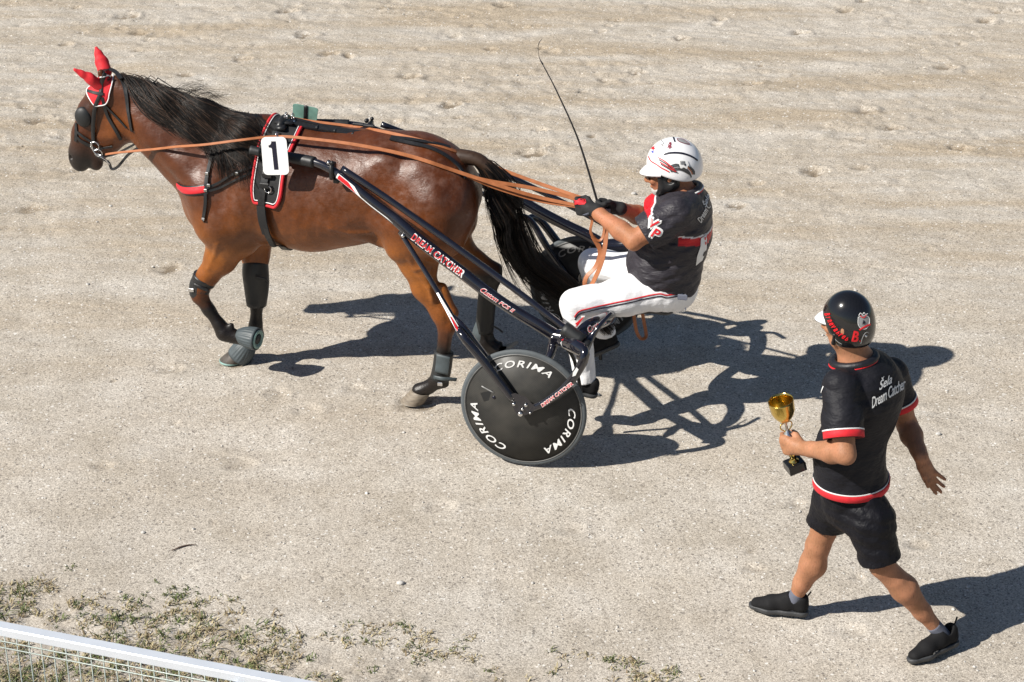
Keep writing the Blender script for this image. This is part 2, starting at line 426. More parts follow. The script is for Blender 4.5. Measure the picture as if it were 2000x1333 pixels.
def skin_material(name, base, red):
    t = NT(name); b = t.b; v = t.coord()
    f = t.noise(v, 14, 4, .6); h = t.noise(t.coord((1, 1, .25)), 190, 3)
    c = t.mix(t.maprange(f, .35, .65, 0, 1), base, red); c = t.mix(t.maprange(h, .52, .70, 0, .42), c, tuple(x*.5 for x in base)); c = t.mix(1., c, t.ramp(t.noise(v, 5, 3), [(.3, (.84, .80, .78)), (.7, (1.12, 1.12, 1.12))]), 'MULTIPLY')
    t.l(c, b.inputs['Base Color']); b.inputs['Roughness'].default_value = .58; b.inputs['Specular IOR Level'].default_value = .32; b.inputs['Subsurface Weight'].default_value = .05
    b.inputs['Subsurface Radius'].default_value = (.02, .008, .004)
    n0 = t.bump(t.noise(v, 26, 3), .3, .008); t.l(t.bump(t.noise(v, 150, 3), .35, .002, n0), b.inputs['Normal'])
    return t.m
M['skin'] = skin_material('tanned skin', (.33, .145, .070), (.42, .175, .095))
M['skin2'] = skin_material('light tanned skin', (.33, .160, .085), (.42, .195, .110))

# ------------------------------------------------------------------ ground
def vnoise(x, y, s, seed):
    """smooth value noise of cell size s"""
    r = np.random.default_rng(seed).random((256, 256)).astype(np.float32)
    u, v = x/s, y/s; i, j = np.floor(u).astype(int), np.floor(v).astype(int); f, g = u-i, v-j
    f = f*f*(3-2*f); g = g*g*(3-2*g)
    a = r[i % 256, j % 256]; b = r[(i+1) % 256, j % 256]; c = r[i % 256, (j+1) % 256]; d = r[(i+1) % 256, (j+1) % 256]
    return (a*(1-f)*(1-g)+b*f*(1-g)+c*(1-f)*g+d*f*g)*2-1
def axis(lo, hi, st, far):
    c = np.arange(lo, hi+st/2, st); e = []; d = st; p = hi
    while p < far: d *= 1.35; p += d; e.append(p-hi)
    e = np.array(e); return np.concatenate([(lo-e)[::-1], c, hi+e])
gx = axis(-4.6, 4.6, .019, 400); gy = axis(-3.9, 7.6, .019, 400)
GX, GY = np.meshgrid(gx, gy, indexing='ij')
ct, st_ = math.cos(-TRK), math.sin(-TRK)
U_, V_ = GX*ct+GY*st_*-1, GX*st_*-1*-1+GY*ct
U_ = GX*math.cos(TRK)-GY*math.sin(TRK); V_ = GX*math.sin(TRK)+GY*math.cos(TRK)      # along / across the track
near = np.exp(-(np.maximum(np.abs(GX)-5, 0)+np.maximum(np.abs(GY-2)-7, 0))**2/4)
rough = np.clip((GY+.6)/4, .12, 1)
Z = .010*vnoise(U_, V_, .9, 1)+.003*vnoise(U_, V_, .23, 2)+(.0010+.0012*rough)*vnoise(U_, V_, .09, 3)+(.0007+.0010*rough)*vnoise(U_, V_, .045, 4)
Z += rough*(.007*vnoise(U_*.35, V_, .13, 5)+.004*vnoise(U_*.5, V_, .05, 6)+.006*vnoise(U_, V_, .06, 8)*(vnoise(U_, V_, .5, 9) > .1))
soil = np.zeros_like(Z)
def dent(x, y, r, depth, so=.85):
    i0, i1 = np.searchsorted(gx, [x-2.2*r, x+2.2*r]); j0, j1 = np.searchsorted(gy, [y-2.2*r, y+2.2*r])
    s = (slice(i0, i1), slice(j0, j1)); dx, dy = GX[s]-x, GY[s]-y
    q = np.sqrt((dx/1.25)**2+dy**2)/r+.35*vnoise(GX[s], GY[s], .05, 11)
    Z[s] += -depth*np.exp(-q**4)+.55*depth*np.exp(-((q-1.25)/.3)**2)*(.6+.4*np.sign(dx))
    soil[s] = np.maximum(soil[s], so*np.exp(-(q/.9)**4)*(vnoise(GX[s], GY[s], .035, 12) > -.35))
for px, py, dep, wd_ in ((0, 130, .005, .016), (300, 60, .004, .03), (1300, 215, .005, .02), (1500, 500, .005, .014), (60, 590, .004, .015), (1950, 110, .006, .03), (500, 905, .003, .012)):
    g = G(px, py); v0 = g[0]*math.sin(TRK)+g[1]*math.cos(TRK)+.05*vnoise(U_, V_*0, 2.2, 31)
    Z += dep*(-np.exp(-((V_-v0)/wd_)**2)+.7*np.exp(-((V_-v0-2*wd_)/wd_)**2))*(vnoise(U_, V_, 1.4, 32) > -.3)
r_ = np.random.default_rng(5)
prints = [(595, 68), (560, 22), (270, 62), (1185, 155), (1245, 140), (800, 150), (640, 105), (1330, 75), (130, 85), (1690, 215), (1740, 250), (1200, 500), (880, 205), (80, 235), (250, 30), (330, 525), (1560, 60), (1850, 130), (1930, 40), (1650, 20), (985, 10), (475, 115), (1040, 300), (1470, 165), (1590, 335), (1880, 290), (1440, 400), (60, 405), (230, 245)]
for px, py in prints:
    g = G(px, py); dent(g[0], g[1], .05+.025*r_.random(), .022 if py < 350 else .013)
for _ in range(170):
    px, py = r_.uniform(-200, 2200), 360*r_.random()**1.4; g = G(px, py); dent(g[0], g[1], .012+.04*r_.random()**2, .008+.014*r_.random(), .9*r_.random())
for _ in range(60):
    px, py = r_.uniform(0, 2000), r_.uniform(350, 1200); g = G(px, py); dent(g[0], g[1], .008+.02*r_.random()**2, .005+.006*r_.random(), .5*r_.random())
for px, py in [(1470, 1110), (1660, 1230), (200, 910), (470, 905), (330, 720), (600, 800), (690, 760), (860, 985), (1110, 1030), (1560, 985), (1790, 1060), (540, 770)]:
    g = G(px, py); dent(g[0], g[1], .035+.025*r_.random(), .010, .22)
g = G(810, 790); dent(g[0]+.02, g[1]+.01, .085, .012)
g = G(455, 712); dent(g[0], g[1], .08, .008)
ga, gb = G(0, 1095), G(1330, 1328); gd_ = unit(gb-ga); gn_ = np.cross(gd_, A(0, 0, 1)); gn_ = gn_ if gn_[1] < 0 else -gn_
gdist = (GX-ga[0])*gn_[0]+(GY-ga[1])*gn_[1]
soil = np.maximum(soil, .42*np.clip((gdist-.1)/.5, 0, 1)*np.clip(.5+vnoise(GX, GY, .12, 41)+.6*vnoise(GX, GY, .04, 42), 0, 1)*(GY > -6))
Z += .010*np.clip(gdist/.4, 0, 1)*vnoise(GX, GY, .05, 43)*(GY > -6)
Z *= near
Z -= .006
VG = np.stack([GX, GY, Z], -1).reshape(-1, 3); nx, ny = len(gx), len(gy)
I = np.arange(nx*ny).reshape(nx, ny)
FG = np.stack([I[:-1, :-1], I[1:, :-1], I[1:, 1:], I[:-1, 1:]], -1).reshape(-1, 4)
me = bpy.data.meshes.new('ground'); me.vertices.add(len(VG)); me.vertices.foreach_set('co', VG.astype(np.float32).ravel())
me.loops.add(FG.size); me.loops.foreach_set('vertex_index', FG.astype(np.int32).ravel())
me.polygons.add(len(FG)); me.polygons.foreach_set('loop_start', np.arange(0, FG.size, 4, dtype=np.int32)); me.polygons.foreach_set('loop_total', np.full(len(FG), 4, np.int32))
me.update(calc_edges=True); me.polygons.foreach_set('use_smooth', np.ones(len(FG), bool))
a_ = me.attributes.new('soil', 'FLOAT', 'POINT'); a_.data.foreach_set('value', np.clip(soil, 0, 1).astype(np.float32).ravel())
me.materials.append(ground_material())
ground = bpy.data.objects.new('ground', me); COL.objects.link(ground); tag(ground, kind='structure')
def gz(x, y):
    i = min(max(np.searchsorted(gx, x), 0), nx-1); j = min(max(np.searchsorted(gy, y), 0), ny-1); return Z[i, j]

# ------------------------------------------------------------------ the horse
HC = .05
def h(x, y, l=0.): return P(x, y, HC+l)
def HSV(p, F, n=14):
    """move a point sideways onto the surface of the field built so far"""
    q = A(*p)
    for _ in range(n):
        i = np.clip(((q-F.lo)/F.h).round().astype(int), 1, F.n-2); d = float(F.D[tuple(i)])
        g = A(F.D[i[0]+1, i[1], i[2]]-F.D[i[0]-1, i[1], i[2]], F.D[i[0], i[1]+1, i[2]]-F.D[i[0], i[1]-1, i[2]], F.D[i[0], i[1], i[2]+1]-F.D[i[0], i[1], i[2]-1])
        if np.linalg.norm(g) < 1e-6: break
        q = q-unit(g)*np.clip(d, -.02, .02)*.8
    return q
f = Field(P(985, 700, -.45)-A(.08, .05, .12), A(P(120, 100, 0)[0]+.12, .52, 1.78), .0085)
# trunk
f.chain([(h(416, 402), .165, .95), (h(452, 368), .255, .80), (h(520, 360), .318, .78), (h(610, 371), .322, .86), (h(690, 365), .294, .93), (h(758, 356), .262, 1.0), (h(828, 360), .242, 1.0), (h(872, 378), .190, 1.08)], k=.07)
f.chain([(h(470, 252), .055), (h(520, 262), .06), (h(580, 285), .07)], k=.12)                    # withers
f.chain([(h(640, 300), .05), (h(740, 302), .06), (h(815, 304), .07), (h(880, 322), .05)], k=.10)  # spine and croup
f.ell(h(455, 480-58), (.16, .12, .10), k=.08)                                                     # breast between the forelegs
# neck
f.chain([(h(252, 208), .125, .62), (h(318, 248), .178, .58), (h(385, 292), .232, .62), (h(445, 335), .285, .68)], k=.06)
f.chain([(h(258, 180), .045), (h(330, 205), .05), (h(400, 228), .055), (h(470, 250), .055)], k=.08)
# head
f.chain([(h(232, 172), .072, .95), (h(205, 188), .092, .95), (h(186, 222), .092, .85), (h(170, 262), .078, .85), (h(160, 298), .064, .9), (h(156, 313), .058, .95)], k=.04)
f.chain([(h(233, 215), .085, .85), (h(228, 245), .100, .70), (h(208, 272), .078, .70), (h(188, 302), .047, .75)], k=.045)
f.ell(h(187, 318), (.042, .034, .044), k=.02); f.ell(h(158, 322), (.040, .042, .036), k=.02)
for s in (1, -1):
    f.ell(h(178, 212, .062*s), (.032, .026, .024), k=.03)              # brow
    f.ell(h(148, 306, .036*s), (.030, .020, .026), k=.02)              # nostril rim
    f.ell(h(139, 308, .046*s), (.015, .014, .018), k=.006, op='cut'); f.rc(h(173, 345, .035*s), h(178, 312, .050*s), .009, .006, .012, op='cut')
    f.rc(h(225, 262, .055*s), h(185, 268, .055*s), .022, .012, .03)    # cheek ridge
    f.rc(h(205, 158, .05*s), h(197, 142, .065*s), .026, .020, .02)     # ear base
# hindquarters and hind legs
f.chain([(h(836, 352, .10), .150), (h(858, 396, .125), .178), (h(846, 440, .14), .165), (h(790, 474, .155), .095)], k=.06)
f.chain([(h(876, 374, .10), .125), (h(878, 416, .12), .125), (h(868, 462, .14), .105)], k=.05)
f.chain([(h(765, 365, .15), .09), (h(778, 420, .17), .115), (h(792, 478, .16), .09)], k=.07)
f.chain([(h(822, 470, .145), .120, .85), (h(816, 510, .15), .098, .72), (h(829, 562, .155), .062, .75), (h(861, 612, .16), .047, .85), (h(871, 642, .16), .045, .85)], k=.04)
f.rc(h(886, 612, .16), h(880, 640, .16), .022, .024, .03); f.rc(h(865, 560, .155), h(885, 610, .16), .018, .020, .03)
f.chain([(h(870, 642, .16), .042, .85), (h(866, 690, .165), .036, .8), (h(860, 725, .17), .037, .85), (h(857, 742, .17), .047, .9)], k=.02)
f.chain([(h(857, 742, .17), .046), (h(838, 756, .17), .037), (h(820, 764, .17), .046)], k=.02)
f.ell(h(868, 750, .17), (.026, .022, .02), k=.02)
f.chain([(h(852, 360, -.10), .175), (h(868, 420, -.13), .165), (h(866, 470, -.14), .11)], k=.06)
f.chain([(h(866, 452, -.14), .115, .85), (h(895, 488, -.15), .085, .75), (h(930, 514, -.155), .058, .8), (h(958, 535, -.16), .052, .85), (h(955, 556, -.16), .045)], k=.04)
f.rc(h(972, 528, -.16), h(966, 548, -.16), .024, .024, .03); f.rc(h(930, 498, -.155), h(970, 525, -.16), .018, .020, .03)
f.chain([(h(955, 556, -.16), .044, .85), (h(948, 610, -.16), .040, .8), (h(946, 650, -.155), .042), (h(948, 668, -.15), .047)], k=.02)
f.chain([(h(948, 668, -.15), .044), (h(964, 681, -.15), .038), (h(978, 684, -.15), .042)], k=.02)
# forelegs: near one lifted, far one planted
f.chain([(h(425, 385, .10), .155), (h(438, 430, .125), .150), (h(456, 470, .13), .110)], k=.06)
f.chain([(h(450, 462, .13), .120, .85), (h(432, 504, .14), .086, .8), (h(405, 540, .145), .058, .9), (h(391, 560, .145), .052), (h(389, 578, .145), .048)], k=.035)
f.ell(h(482, 472, .13), (.05, .05, .06), k=.05)
f.chain([(h(391, 578, .145), .045), (h(408, 606, .145), .034), (h(428, 634, .145), .034), (h(438, 650, .145), .046)], k=.02)
f.rc(h(452, 636, .145), h(447, 645, .145), .016, .02, .02)
f.chain([(h(438, 650, .145), .042), (h(455, 657, .145), .034), (h(480, 662, .145), .042)], k=.02)
f.chain([(h(478, 400, -.12), .15), (h(498, 450, -.10), .105), (h(499, 498, -.08), .072), (h(500, 545, -.06), .056), (h(502, 566, -.06), .050)], k=.05)
f.chain([(h(502, 566, -.06), .046), (h(501, 600, -.055), .034), (h(499, 635, -.05), .034), (h(498, 655, -.05), .045)], k=.02)
f.chain([(h(498, 655, -.05), .043), (h(484, 676, -.05), .035), (h(472, 690, -.05), .042)], k=.02)
f.rc(h(478, 262, .10), h(404, 378, .16), .06, .085, .05); f.rc(h(488, 330, .15), h(470, 430, .165), .10, .095, .05)   # shoulder blade, triceps
f.rc(h(270, 228, .05), h(392, 352, .13), .055, .085, .04)                                                              # neck muscle
f.ell(h(752, 318, .17), (.06, .04, .05), k=.06); f.rc(h(742, 470, .15), h(700, 452, .2), .03, .02, .05)
f.rc(h(838, 555, .20), h(820, 505, .225), .016, .02, .03)
for (x, y, l, r) in ((738, 372, .345, .075), (742, 425, .36, .05), (500, 300, .30, .05), (428, 372, .30, .045), (890, 372, .31, .05), (330, 262, .20, .05)):
    f.ell(h(x, y, l), (r, r*.9, r*1.5), k=.09, op='cut')
# muscle hollows
for (x0, y0, l0, x1, y1, l1, r) in ((874, 650, .16, 866, 732, .17, .016), (962, 560, -.16, 954, 655, -.155, .015), (402, 590, .145, 436, 634, .145, .013), (508, 575, -.06, 506, 640, -.05, .014)):
    f.rc(h(x0, y0, l0), h(x1, y1, l1), r, r*.9, .010)                                                                 # back tendons
for pts in ([(800, 500, .235), (812, 525, .228), (822, 540, .222), (838, 560, .215), (846, 590, .208)], [(812, 525, .228), (826, 520, .228), (840, 530, .222)], [(428, 470, .245), (418, 500, .225), (408, 525, .205)], [(640, 455, .30), (680, 462, .27), (720, 458, .24)]):
    pts = [HSV(h(*p), f) for p in pts]
    for a, b in zip(pts[:-1], pts[1:]): f.rc(a, b, .0075, .0075, .012)                                               # veins
X = f.points()
f.D += (.0035*snoise(X, 11, 3)+.0014*snoise(X, 30, 4)).astype(np.float32)
rb = np.exp(-((X[..., 0]-h(610, 400)[0])/.22)**2-((X[..., 2]-1.02)/.16)**2); f.D += (.0010*rb*np.sin(X[..., 0]*95+X[..., 2]*22)).astype(np.float32); del rb
HV, HQ = f.mesh(2)
HS = Surf(HV, HQ)
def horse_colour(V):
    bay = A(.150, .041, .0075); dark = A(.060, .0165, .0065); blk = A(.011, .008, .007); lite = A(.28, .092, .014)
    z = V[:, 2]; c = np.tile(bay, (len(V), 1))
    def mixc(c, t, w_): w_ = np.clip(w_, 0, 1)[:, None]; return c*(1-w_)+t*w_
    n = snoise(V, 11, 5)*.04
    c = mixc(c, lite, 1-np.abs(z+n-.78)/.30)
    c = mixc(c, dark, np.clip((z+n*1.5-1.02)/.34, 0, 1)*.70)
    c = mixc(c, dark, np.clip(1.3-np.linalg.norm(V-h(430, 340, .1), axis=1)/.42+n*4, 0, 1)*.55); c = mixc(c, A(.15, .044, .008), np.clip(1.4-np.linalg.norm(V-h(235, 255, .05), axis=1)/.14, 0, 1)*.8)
    legs = np.where(V[:, 0] > 1.2, np.where(V[:, 1] > HC+.04, .60, .52), np.where(V[:, 1] < HC-.03, .82, .46))  # far hind leg black higher up: its shade is painted into the coat
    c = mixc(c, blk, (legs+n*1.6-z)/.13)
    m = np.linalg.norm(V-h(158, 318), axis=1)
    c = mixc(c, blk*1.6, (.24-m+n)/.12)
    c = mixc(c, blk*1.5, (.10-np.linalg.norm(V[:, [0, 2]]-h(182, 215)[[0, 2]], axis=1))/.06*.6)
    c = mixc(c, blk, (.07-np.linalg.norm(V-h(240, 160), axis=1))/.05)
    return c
horse = root('horse', A(h(640, 400)[0], HC, 0))
tag(horse, 'bay horse in harness and red ear covers, walking ahead of the racing cart', 'horse')
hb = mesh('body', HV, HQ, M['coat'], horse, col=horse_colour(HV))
sw = np.zeros(len(HV))  # where the coat's pale sheen is painted in
for (x, y, l, r0, a) in ((450, 350, .2, .28, .55), (590, 330, .27, .22, .6), (640, 400, .3, .25, .45), (800, 330, .22, .30, .75), (870, 350, .15, .25, .6), (380, 400, .1, .15, .7), (520, 470, .2, .15, .35), (735, 400, .28, .2, .5)):
    q = np.linalg.norm(HV-h(x, y, l), axis=1)/r0; sw = np.maximum(sw, a*np.exp(-q**2*1.4))
at = hb.data.attributes.new('sweat_sheen', 'FLOAT', 'POINT'); at.data.foreach_set('value', sw.astype(np.float32))

# ---- lettering: the built-in font turned into thin meshes that are bent onto surfaces
def letters(s, shear=0., fat=0., spacing=1.):
    ex = fat-.006; fat = min(fat, .006)
    cu = bpy.data.curves.new('t', 'FONT'); cu.body = s; cu.size = 1; cu.shear = shear; cu.offset = fat; cu.space_character = spacing; cu.resolution_u = 3
    cu.align_x = 'CENTER'; cu.align_y = 'CENTER'
    o = bpy.data.objects.new('t', cu); COL.objects.link(o); bpy.context.view_layer.update()
    m = o.evaluated_get(bpy.context.evaluated_depsgraph_get()).to_mesh()
    V = np.array([v.co[:] for v in m.vertices])[:, :2]; F = [list(p.vertices) for p in m.polygons]
    o.to_mesh_clear() if hasattr(o, 'to_mesh_clear') else None
    bpy.data.objects.remove(o); bpy.data.curves.remove(cu)
    V = V-(V.max(0)+V.min(0))/2; w_, h_ = np.ptp(V[:, 0]), np.ptp(V[:, 1]); n = len(V)
    sh = [(0, 0)] if ex <= 0 else [(0, 0), (ex, ex), (-ex, ex), (ex, -ex), (-ex, -ex), (ex, 0), (-ex, 0)]   # bold: shifted copies, each a hair above the last
    V = np.concatenate([np.column_stack([V+A(*d), np.full(n, .00022*i)]) for i, d in enumerate(sh)]); F = [[a+n*i for a in f] for i in range(len(sh)) for f in F]
    return V, F, w_, h_
def split(V, F, n=1):
    """subdivide long text faces is not needed: they are small"""
    return V, F
def hair_mesh(paths, r0, r1=.0004):
    """many strands as slim three-sided tubes in one mesh"""
    Vs, Fs, n = [], [], 0
    for p, rr in paths:
        k = len(p); T, S, U = frames(p, up=(.13, .3, 1)); a = A(0, 2.094, 4.189)
        r = rr*np.minimum(1, (1-np.linspace(0, 1, k))*2.2+.15)
        V = p[:, None]+r[:, None, None]*(np.cos(a)[None, :, None]*S[:, None]+np.sin(a)[None, :, None]*U[:, None])
        i = np.arange(k-1)[:, None]*3; j = np.arange(3)[None]
        F = np.stack([i+j, i+(j+1) % 3, i+3+(j+1) % 3, i+3+j], -1).reshape(-1, 4)+n
        Vs.append(V.reshape(-1, 3)); Fs.append(F); n += 3*k
    hair_mesh.mi = np.concatenate([np.full(len(f), 1 if (i*7919) % 100 < 22 else 0) for i, f in enumerate(Fs)])  # a share of browner strands paints in the sunlit ones
    return np.concatenate(Vs), np.concatenate(Fs)

# ---- hooves
def hoof(top, rt, bot, rb, fwd, n=28):
    top, bot = A(*top), A(*bot); ax = unit(bot-top); fw = unit(fwd); V = []
    rings = []
    for s, r in ((0, rt*.93), (.0, rt), (.12, rt*1.03), (.9, rb), (1., rb*.99)):
        c = top*(1-s)+bot*s
        nrm = unit(ax*(1-s)+unit(bn)*s) if False else None
        side = unit(np.cross(fw, hoof.n)); f2 = unit(np.cross(hoof.n, side))
        up = hoof.n
        a = np.arange(n)*2*np.pi/n
        tilt = (1-s)*.0
        ring = c+r*(np.cos(a)[:, None]*f2*1.08+np.sin(a)[:, None]*side)+up*((1-s)*-.35*r*(np.cos(a)[:, None]))*-1*.5
        rings.append(ring)
    V = np.concatenate(rings); k = len(rings)
    F = [[i*n+j, i*n+(j+1) % n, (i+1)*n+(j+1) % n, (i+1)*n+j] for i in range(k-1) for j in range(n)]+[list(range(n)), [(k-1)*n+j for j in range(n)][::-1]]
    return V, F
hoof.n = A(0, 0, 1)
def bell(c0, c1, r0, r1, ribs=22, th=.006, n=88):
    """ribbed rubber over-reach boot, open at the bottom"""
    c0, c1 = A(*c0), A(*c1); ax = unit(c1-c0); L = np.linalg.norm(c1-c0); u = unit(np.cross(ax, (0, 1, .2))); v = np.cross(ax, u); a = np.arange(n)*2*np.pi/n
    prof = [(0, r0-.004, 0), (0, r0, 0), (.08, r0*1.12, .0), (.22, r0+(r1-r0)*.55, .3), (.5, r0+(r1-r0)*.85, 1), (.8, r1, .8), (.9, r1*1.01, 0), (1, r1*1.02, 0), (1, r1*1.02-th, 0), (.6, r1*.8, 0)]
    V = np.concatenate([c0+ax*L*s+(r+rb*.0022*np.cos(a*ribs))[:, None]*(np.cos(a)[:, None]*u+np.sin(a)[:, None]*v) for s, r, rb in prof])
    k = len(prof)
    F = [[i*n+j, i*n+(j+1) % n, (i+1)*n+(j+1) % n, (i+1)*n+j] for i in range(k-1) for j in range(n)]+[[(k-1)*n+j for j in range(n)]]
    return V, F
hoof.n = A(0, 0, 1)
V, F = hoof(h(823, 764, .17), .048, A(h(804, 783, .19)[0], h(0, 0, 0)[1]*0+HC+.175, .004), .062, (1, 0, 0)); mesh('hoof', V, F, M['hoof'], horse, label='pale horn near hind hoof, toe in the gravel')
fo = h(446, 707, -.05); V, F = hoof(h(466, 690, -.05), .05, A(h(452, 708, -.05)[0], HC-.045, .006), .063, (1, 0, 0)); mesh('hoof', V, F, M['hoofdark'], horse)
V, F = lathe([(.001, 0), (.062, 0), (.066, .003), (.066, .010), (.062, .012), (.001, .012)], A(h(452, 708, -.05)[0], HC-.045, .0), n=28); mesh('shoe_pad', V, F, M['shoe_green'], horse)
b0, b1 = h(486, 671, -.05), h(463, 702, -.05); V, F = bell(b0, b0+(b1-b0)*.82, .044, .069); mesh('hoof_boot', V, F, M['boot'], horse)
b0, b1 = h(466, 655, .140), h(503, 663, .158); V, F = bell(b0, b1, .038, .062); nb = mesh('hoof_boot', V, F, M['boot'], horse, label='ribbed rubber boot on the lifted foreleg')
ax = unit(b1-b0); hoof.n = -ax
V, F = lathe([(.001, -.03), (.040, -.03), (.054, .004), (.053, .008), (.042, .009), (.038, .001), (.001, .0)], b1, axis=ax, n=30); mesh('hoof', V, F, M['shoe_green'], nb)
V, F = lathe([(.001, -.002), (.030, -.002), (.034, .0035), (.001, .0035)], b1, axis=ax, n=24, sx=.8); mesh('sole', V, F, M['rubber'], nb)
hoof.n = unit(A(.5, 0, .8))
V, F = hoof(h(975, 684, -.15), .044, h(996, 677, -.15), .052, (.8, 0, -.5)); mesh('hoof', V, F, M['hoof'], horse)
# ---- leg boots
def boot(name, pts, rs, m, asp=.85, seg=None, par=None, label=None):
    V, F = tube(pts, rs, n=28, seg=seg or 14, up=(1, 0, 0), asp=asp); return mesh(name, V, F, m, par or horse, label=label)
kb = boot('knee_boot', [h(398, 543, .145), h(391, 560, .145), h(388, 578, .145)], [.058, .061, .051], M['rubber'], .92)
V, F = tube([h(401, 541, .145), h(397, 551, .145)], [.068, .067], n=28, seg=5, up=(1, 0, 0), asp=.92); mesh('strap', V, F, M['leather'], kb)
V, F = box(h(381, 559, .145)+A(0, .057, .0), .03, .006, .022, bev=.003); mesh('buckle', V, F, M['metal'], kb)
V, F = ribbon([h(378, 556, .205), h(392, 562, .208), h(408, 569, .195)], (0, 1, .2), .018, .004); mesh('strap', V, F, M['leather'], kb)
fb = boot('knee_boot', [h(499, 505, -.07), h(499, 530, -.06), h(501, 560, -.06), h(501, 596, -.055)], [.068, .074, .070, .056], M['rubber'], 1.0)
V, F = ribbon([h(500, 541, .02), h(518, 545, .015), h(524, 551, .01)], (0, 1, .2), .012, .004); mesh('strap', V, F, M['leather'], fb)
hb1 = boot('shin_boot', [h(867, 688, .165), h(864, 715, .168), h(859, 740, .17)], [.052, .052, .053], M['rubber'], .95, label='black wrap boot with a buckled strap on the near hind leg')
V, F = ribbon([h(847, 737, .22), h(862, 740, .235), h(878, 741, .22), h(892, 742, .20)], (0, 1, .2), .020, .004); mesh('strap', V, F, M['boot'], hb1)
V, F = box(h(866, 740, .17)+A(0, .068, 0), .026, .006, .022, bev=.003); mesh('buckle', V, F, M['metal'], hb1)
V, F = ribbon([h(866, 695, .225), h(864, 715, .226), h(862, 730, .226)], (0, 1, .1), .075, .006); mesh('flap', V, F, M['boot'], hb1)
hb2 = boot('shin_boot', [h(953, 568, -.16), h(949, 610, -.16), h(946, 648, -.155)], [.052, .050, .051], M['rubber'], .95)
boot('shin_guard', [h(940, 630, -.15), h(938, 655, -.148), h(940, 684, -.145)], [.030, .046, .040], M['boot'], .9, par=hb2)
V, F = ribbon([h(960, 636, -.11), h(972, 642, -.11), h(982, 650, -.11)], (0, 1, .2), .010, .004); mesh('strap', V, F, M['leather'], hb2)

# ---- mane, in locks that lie over the near side of the neck
CRN = A(*[(228, 140), (262, 154), (330, 180), (400, 207), (455, 222), (508, 231)]).reshape(-1, 2)
crest = catmull(CRN, 200)
def drape(root3, px, off, wob):
    """strand: pixel path laid on the near side of the neck, lifted by off(s)"""
    out = [root3]; lat = root3[1]; k = len(px)
    for i in range(1, k):
        s = i/(k-1); q, n = HS.hit(*px[i])
        if q is not None and np.linalg.norm(q-out[-1]) < .10 and q[2] > .7:
            p = q+n*(off*(.35+.65*math.sin(math.pi*min(1, s*.9)))+wob*s)
            lat = p[1]
        else:
            p = P(px[i][0], px[i][1], lat)
        out.append(p)
    return np.array(out)
strands = []
def locks(n, t0, t1, dfun, per, spread, off, rr=.0017):
    for L in range(n):
        t = t0+(t1-t0)*rng.random(); dx, dy, sag = dfun(t); dx += rng.normal()*abs(dx)*.10; dy += rng.normal()*9
        o_ = off*(.3+1.1*rng.random()); ph = rng.random()*6; wv = rng.normal()*4
        for _ in range(per):
            tt = np.clip(t+rng.normal()*.012, 0, 1); r2 = crest[int(tt*199)]+rng.normal(size=2)*1.5
            q, _n = HS.near(P(r2[0], r2[1], HC+rng.normal()*.012)); q = q+A(0, 0, .004)
            l_ = (.82+.3*rng.random()); e = rng.normal(size=2)*spread
            s = np.linspace(0, 1, 13)[:, None]
            px = r2+np.hstack([(dx*l_+e[0])*s, (dy*l_+e[1])*s+sag*np.sin(np.pi*s)*1.0])+np.hstack([0*s, wv*np.sin(s*5+ph)*s])
            strands.append((drape(q, px, o_, .012*rng.random()), rr*(.7+.6*rng.random())))
def front(t): return 128-20*t, 104+20*t, 16
def mid(t): return 105-60*(t-.35), 100-25*t, 4
def wither(t): return 18+10*rng.random(), 40+12*rng.random(), -2
locks(130, .0, .55, front, 15, 6, .026); locks(50, .0, .6, lambda t: (120, 62+20*rng.random(), 0), 14, 6, .034); locks(70, .30, .74, mid, 14, 7, .03); locks(80, .62, 1.0, wither, 12, 4, .012)
locks(26, .62, .90, lambda t: (6+22*rng.random(), 92+45*rng.random(), 4), 11, 7, .016)
locks(16, .40, .66, lambda t: (75+25*rng.random(), 118+40*rng.random(), -6), 10, 9, .02)
for _ in range(70):                                # wind-blown flyaways above the crest
    t = .35+.25*rng.random(); r2 = crest[int(t*199)]; q = P(r2[0], r2[1], HC)
    e = A(45+45*rng.random(), -16+22*rng.random()); s = np.linspace(0, 1, 9)[:, None]
    px = r2+e*s+np.hstack([0*s, -(4+11*rng.random())*np.sin(s*3.1)+3*np.sin(s*7)])
    strands.append((np.array([P(x, y, HC+.02*math.sin(x*.1)) for x, y in px]), .0008))
V, F = hair_mesh(strands, .0017); mesh('mane', V, F, [M['hair'], M['hair2']], horse, matidx=hair_mesh.mi)

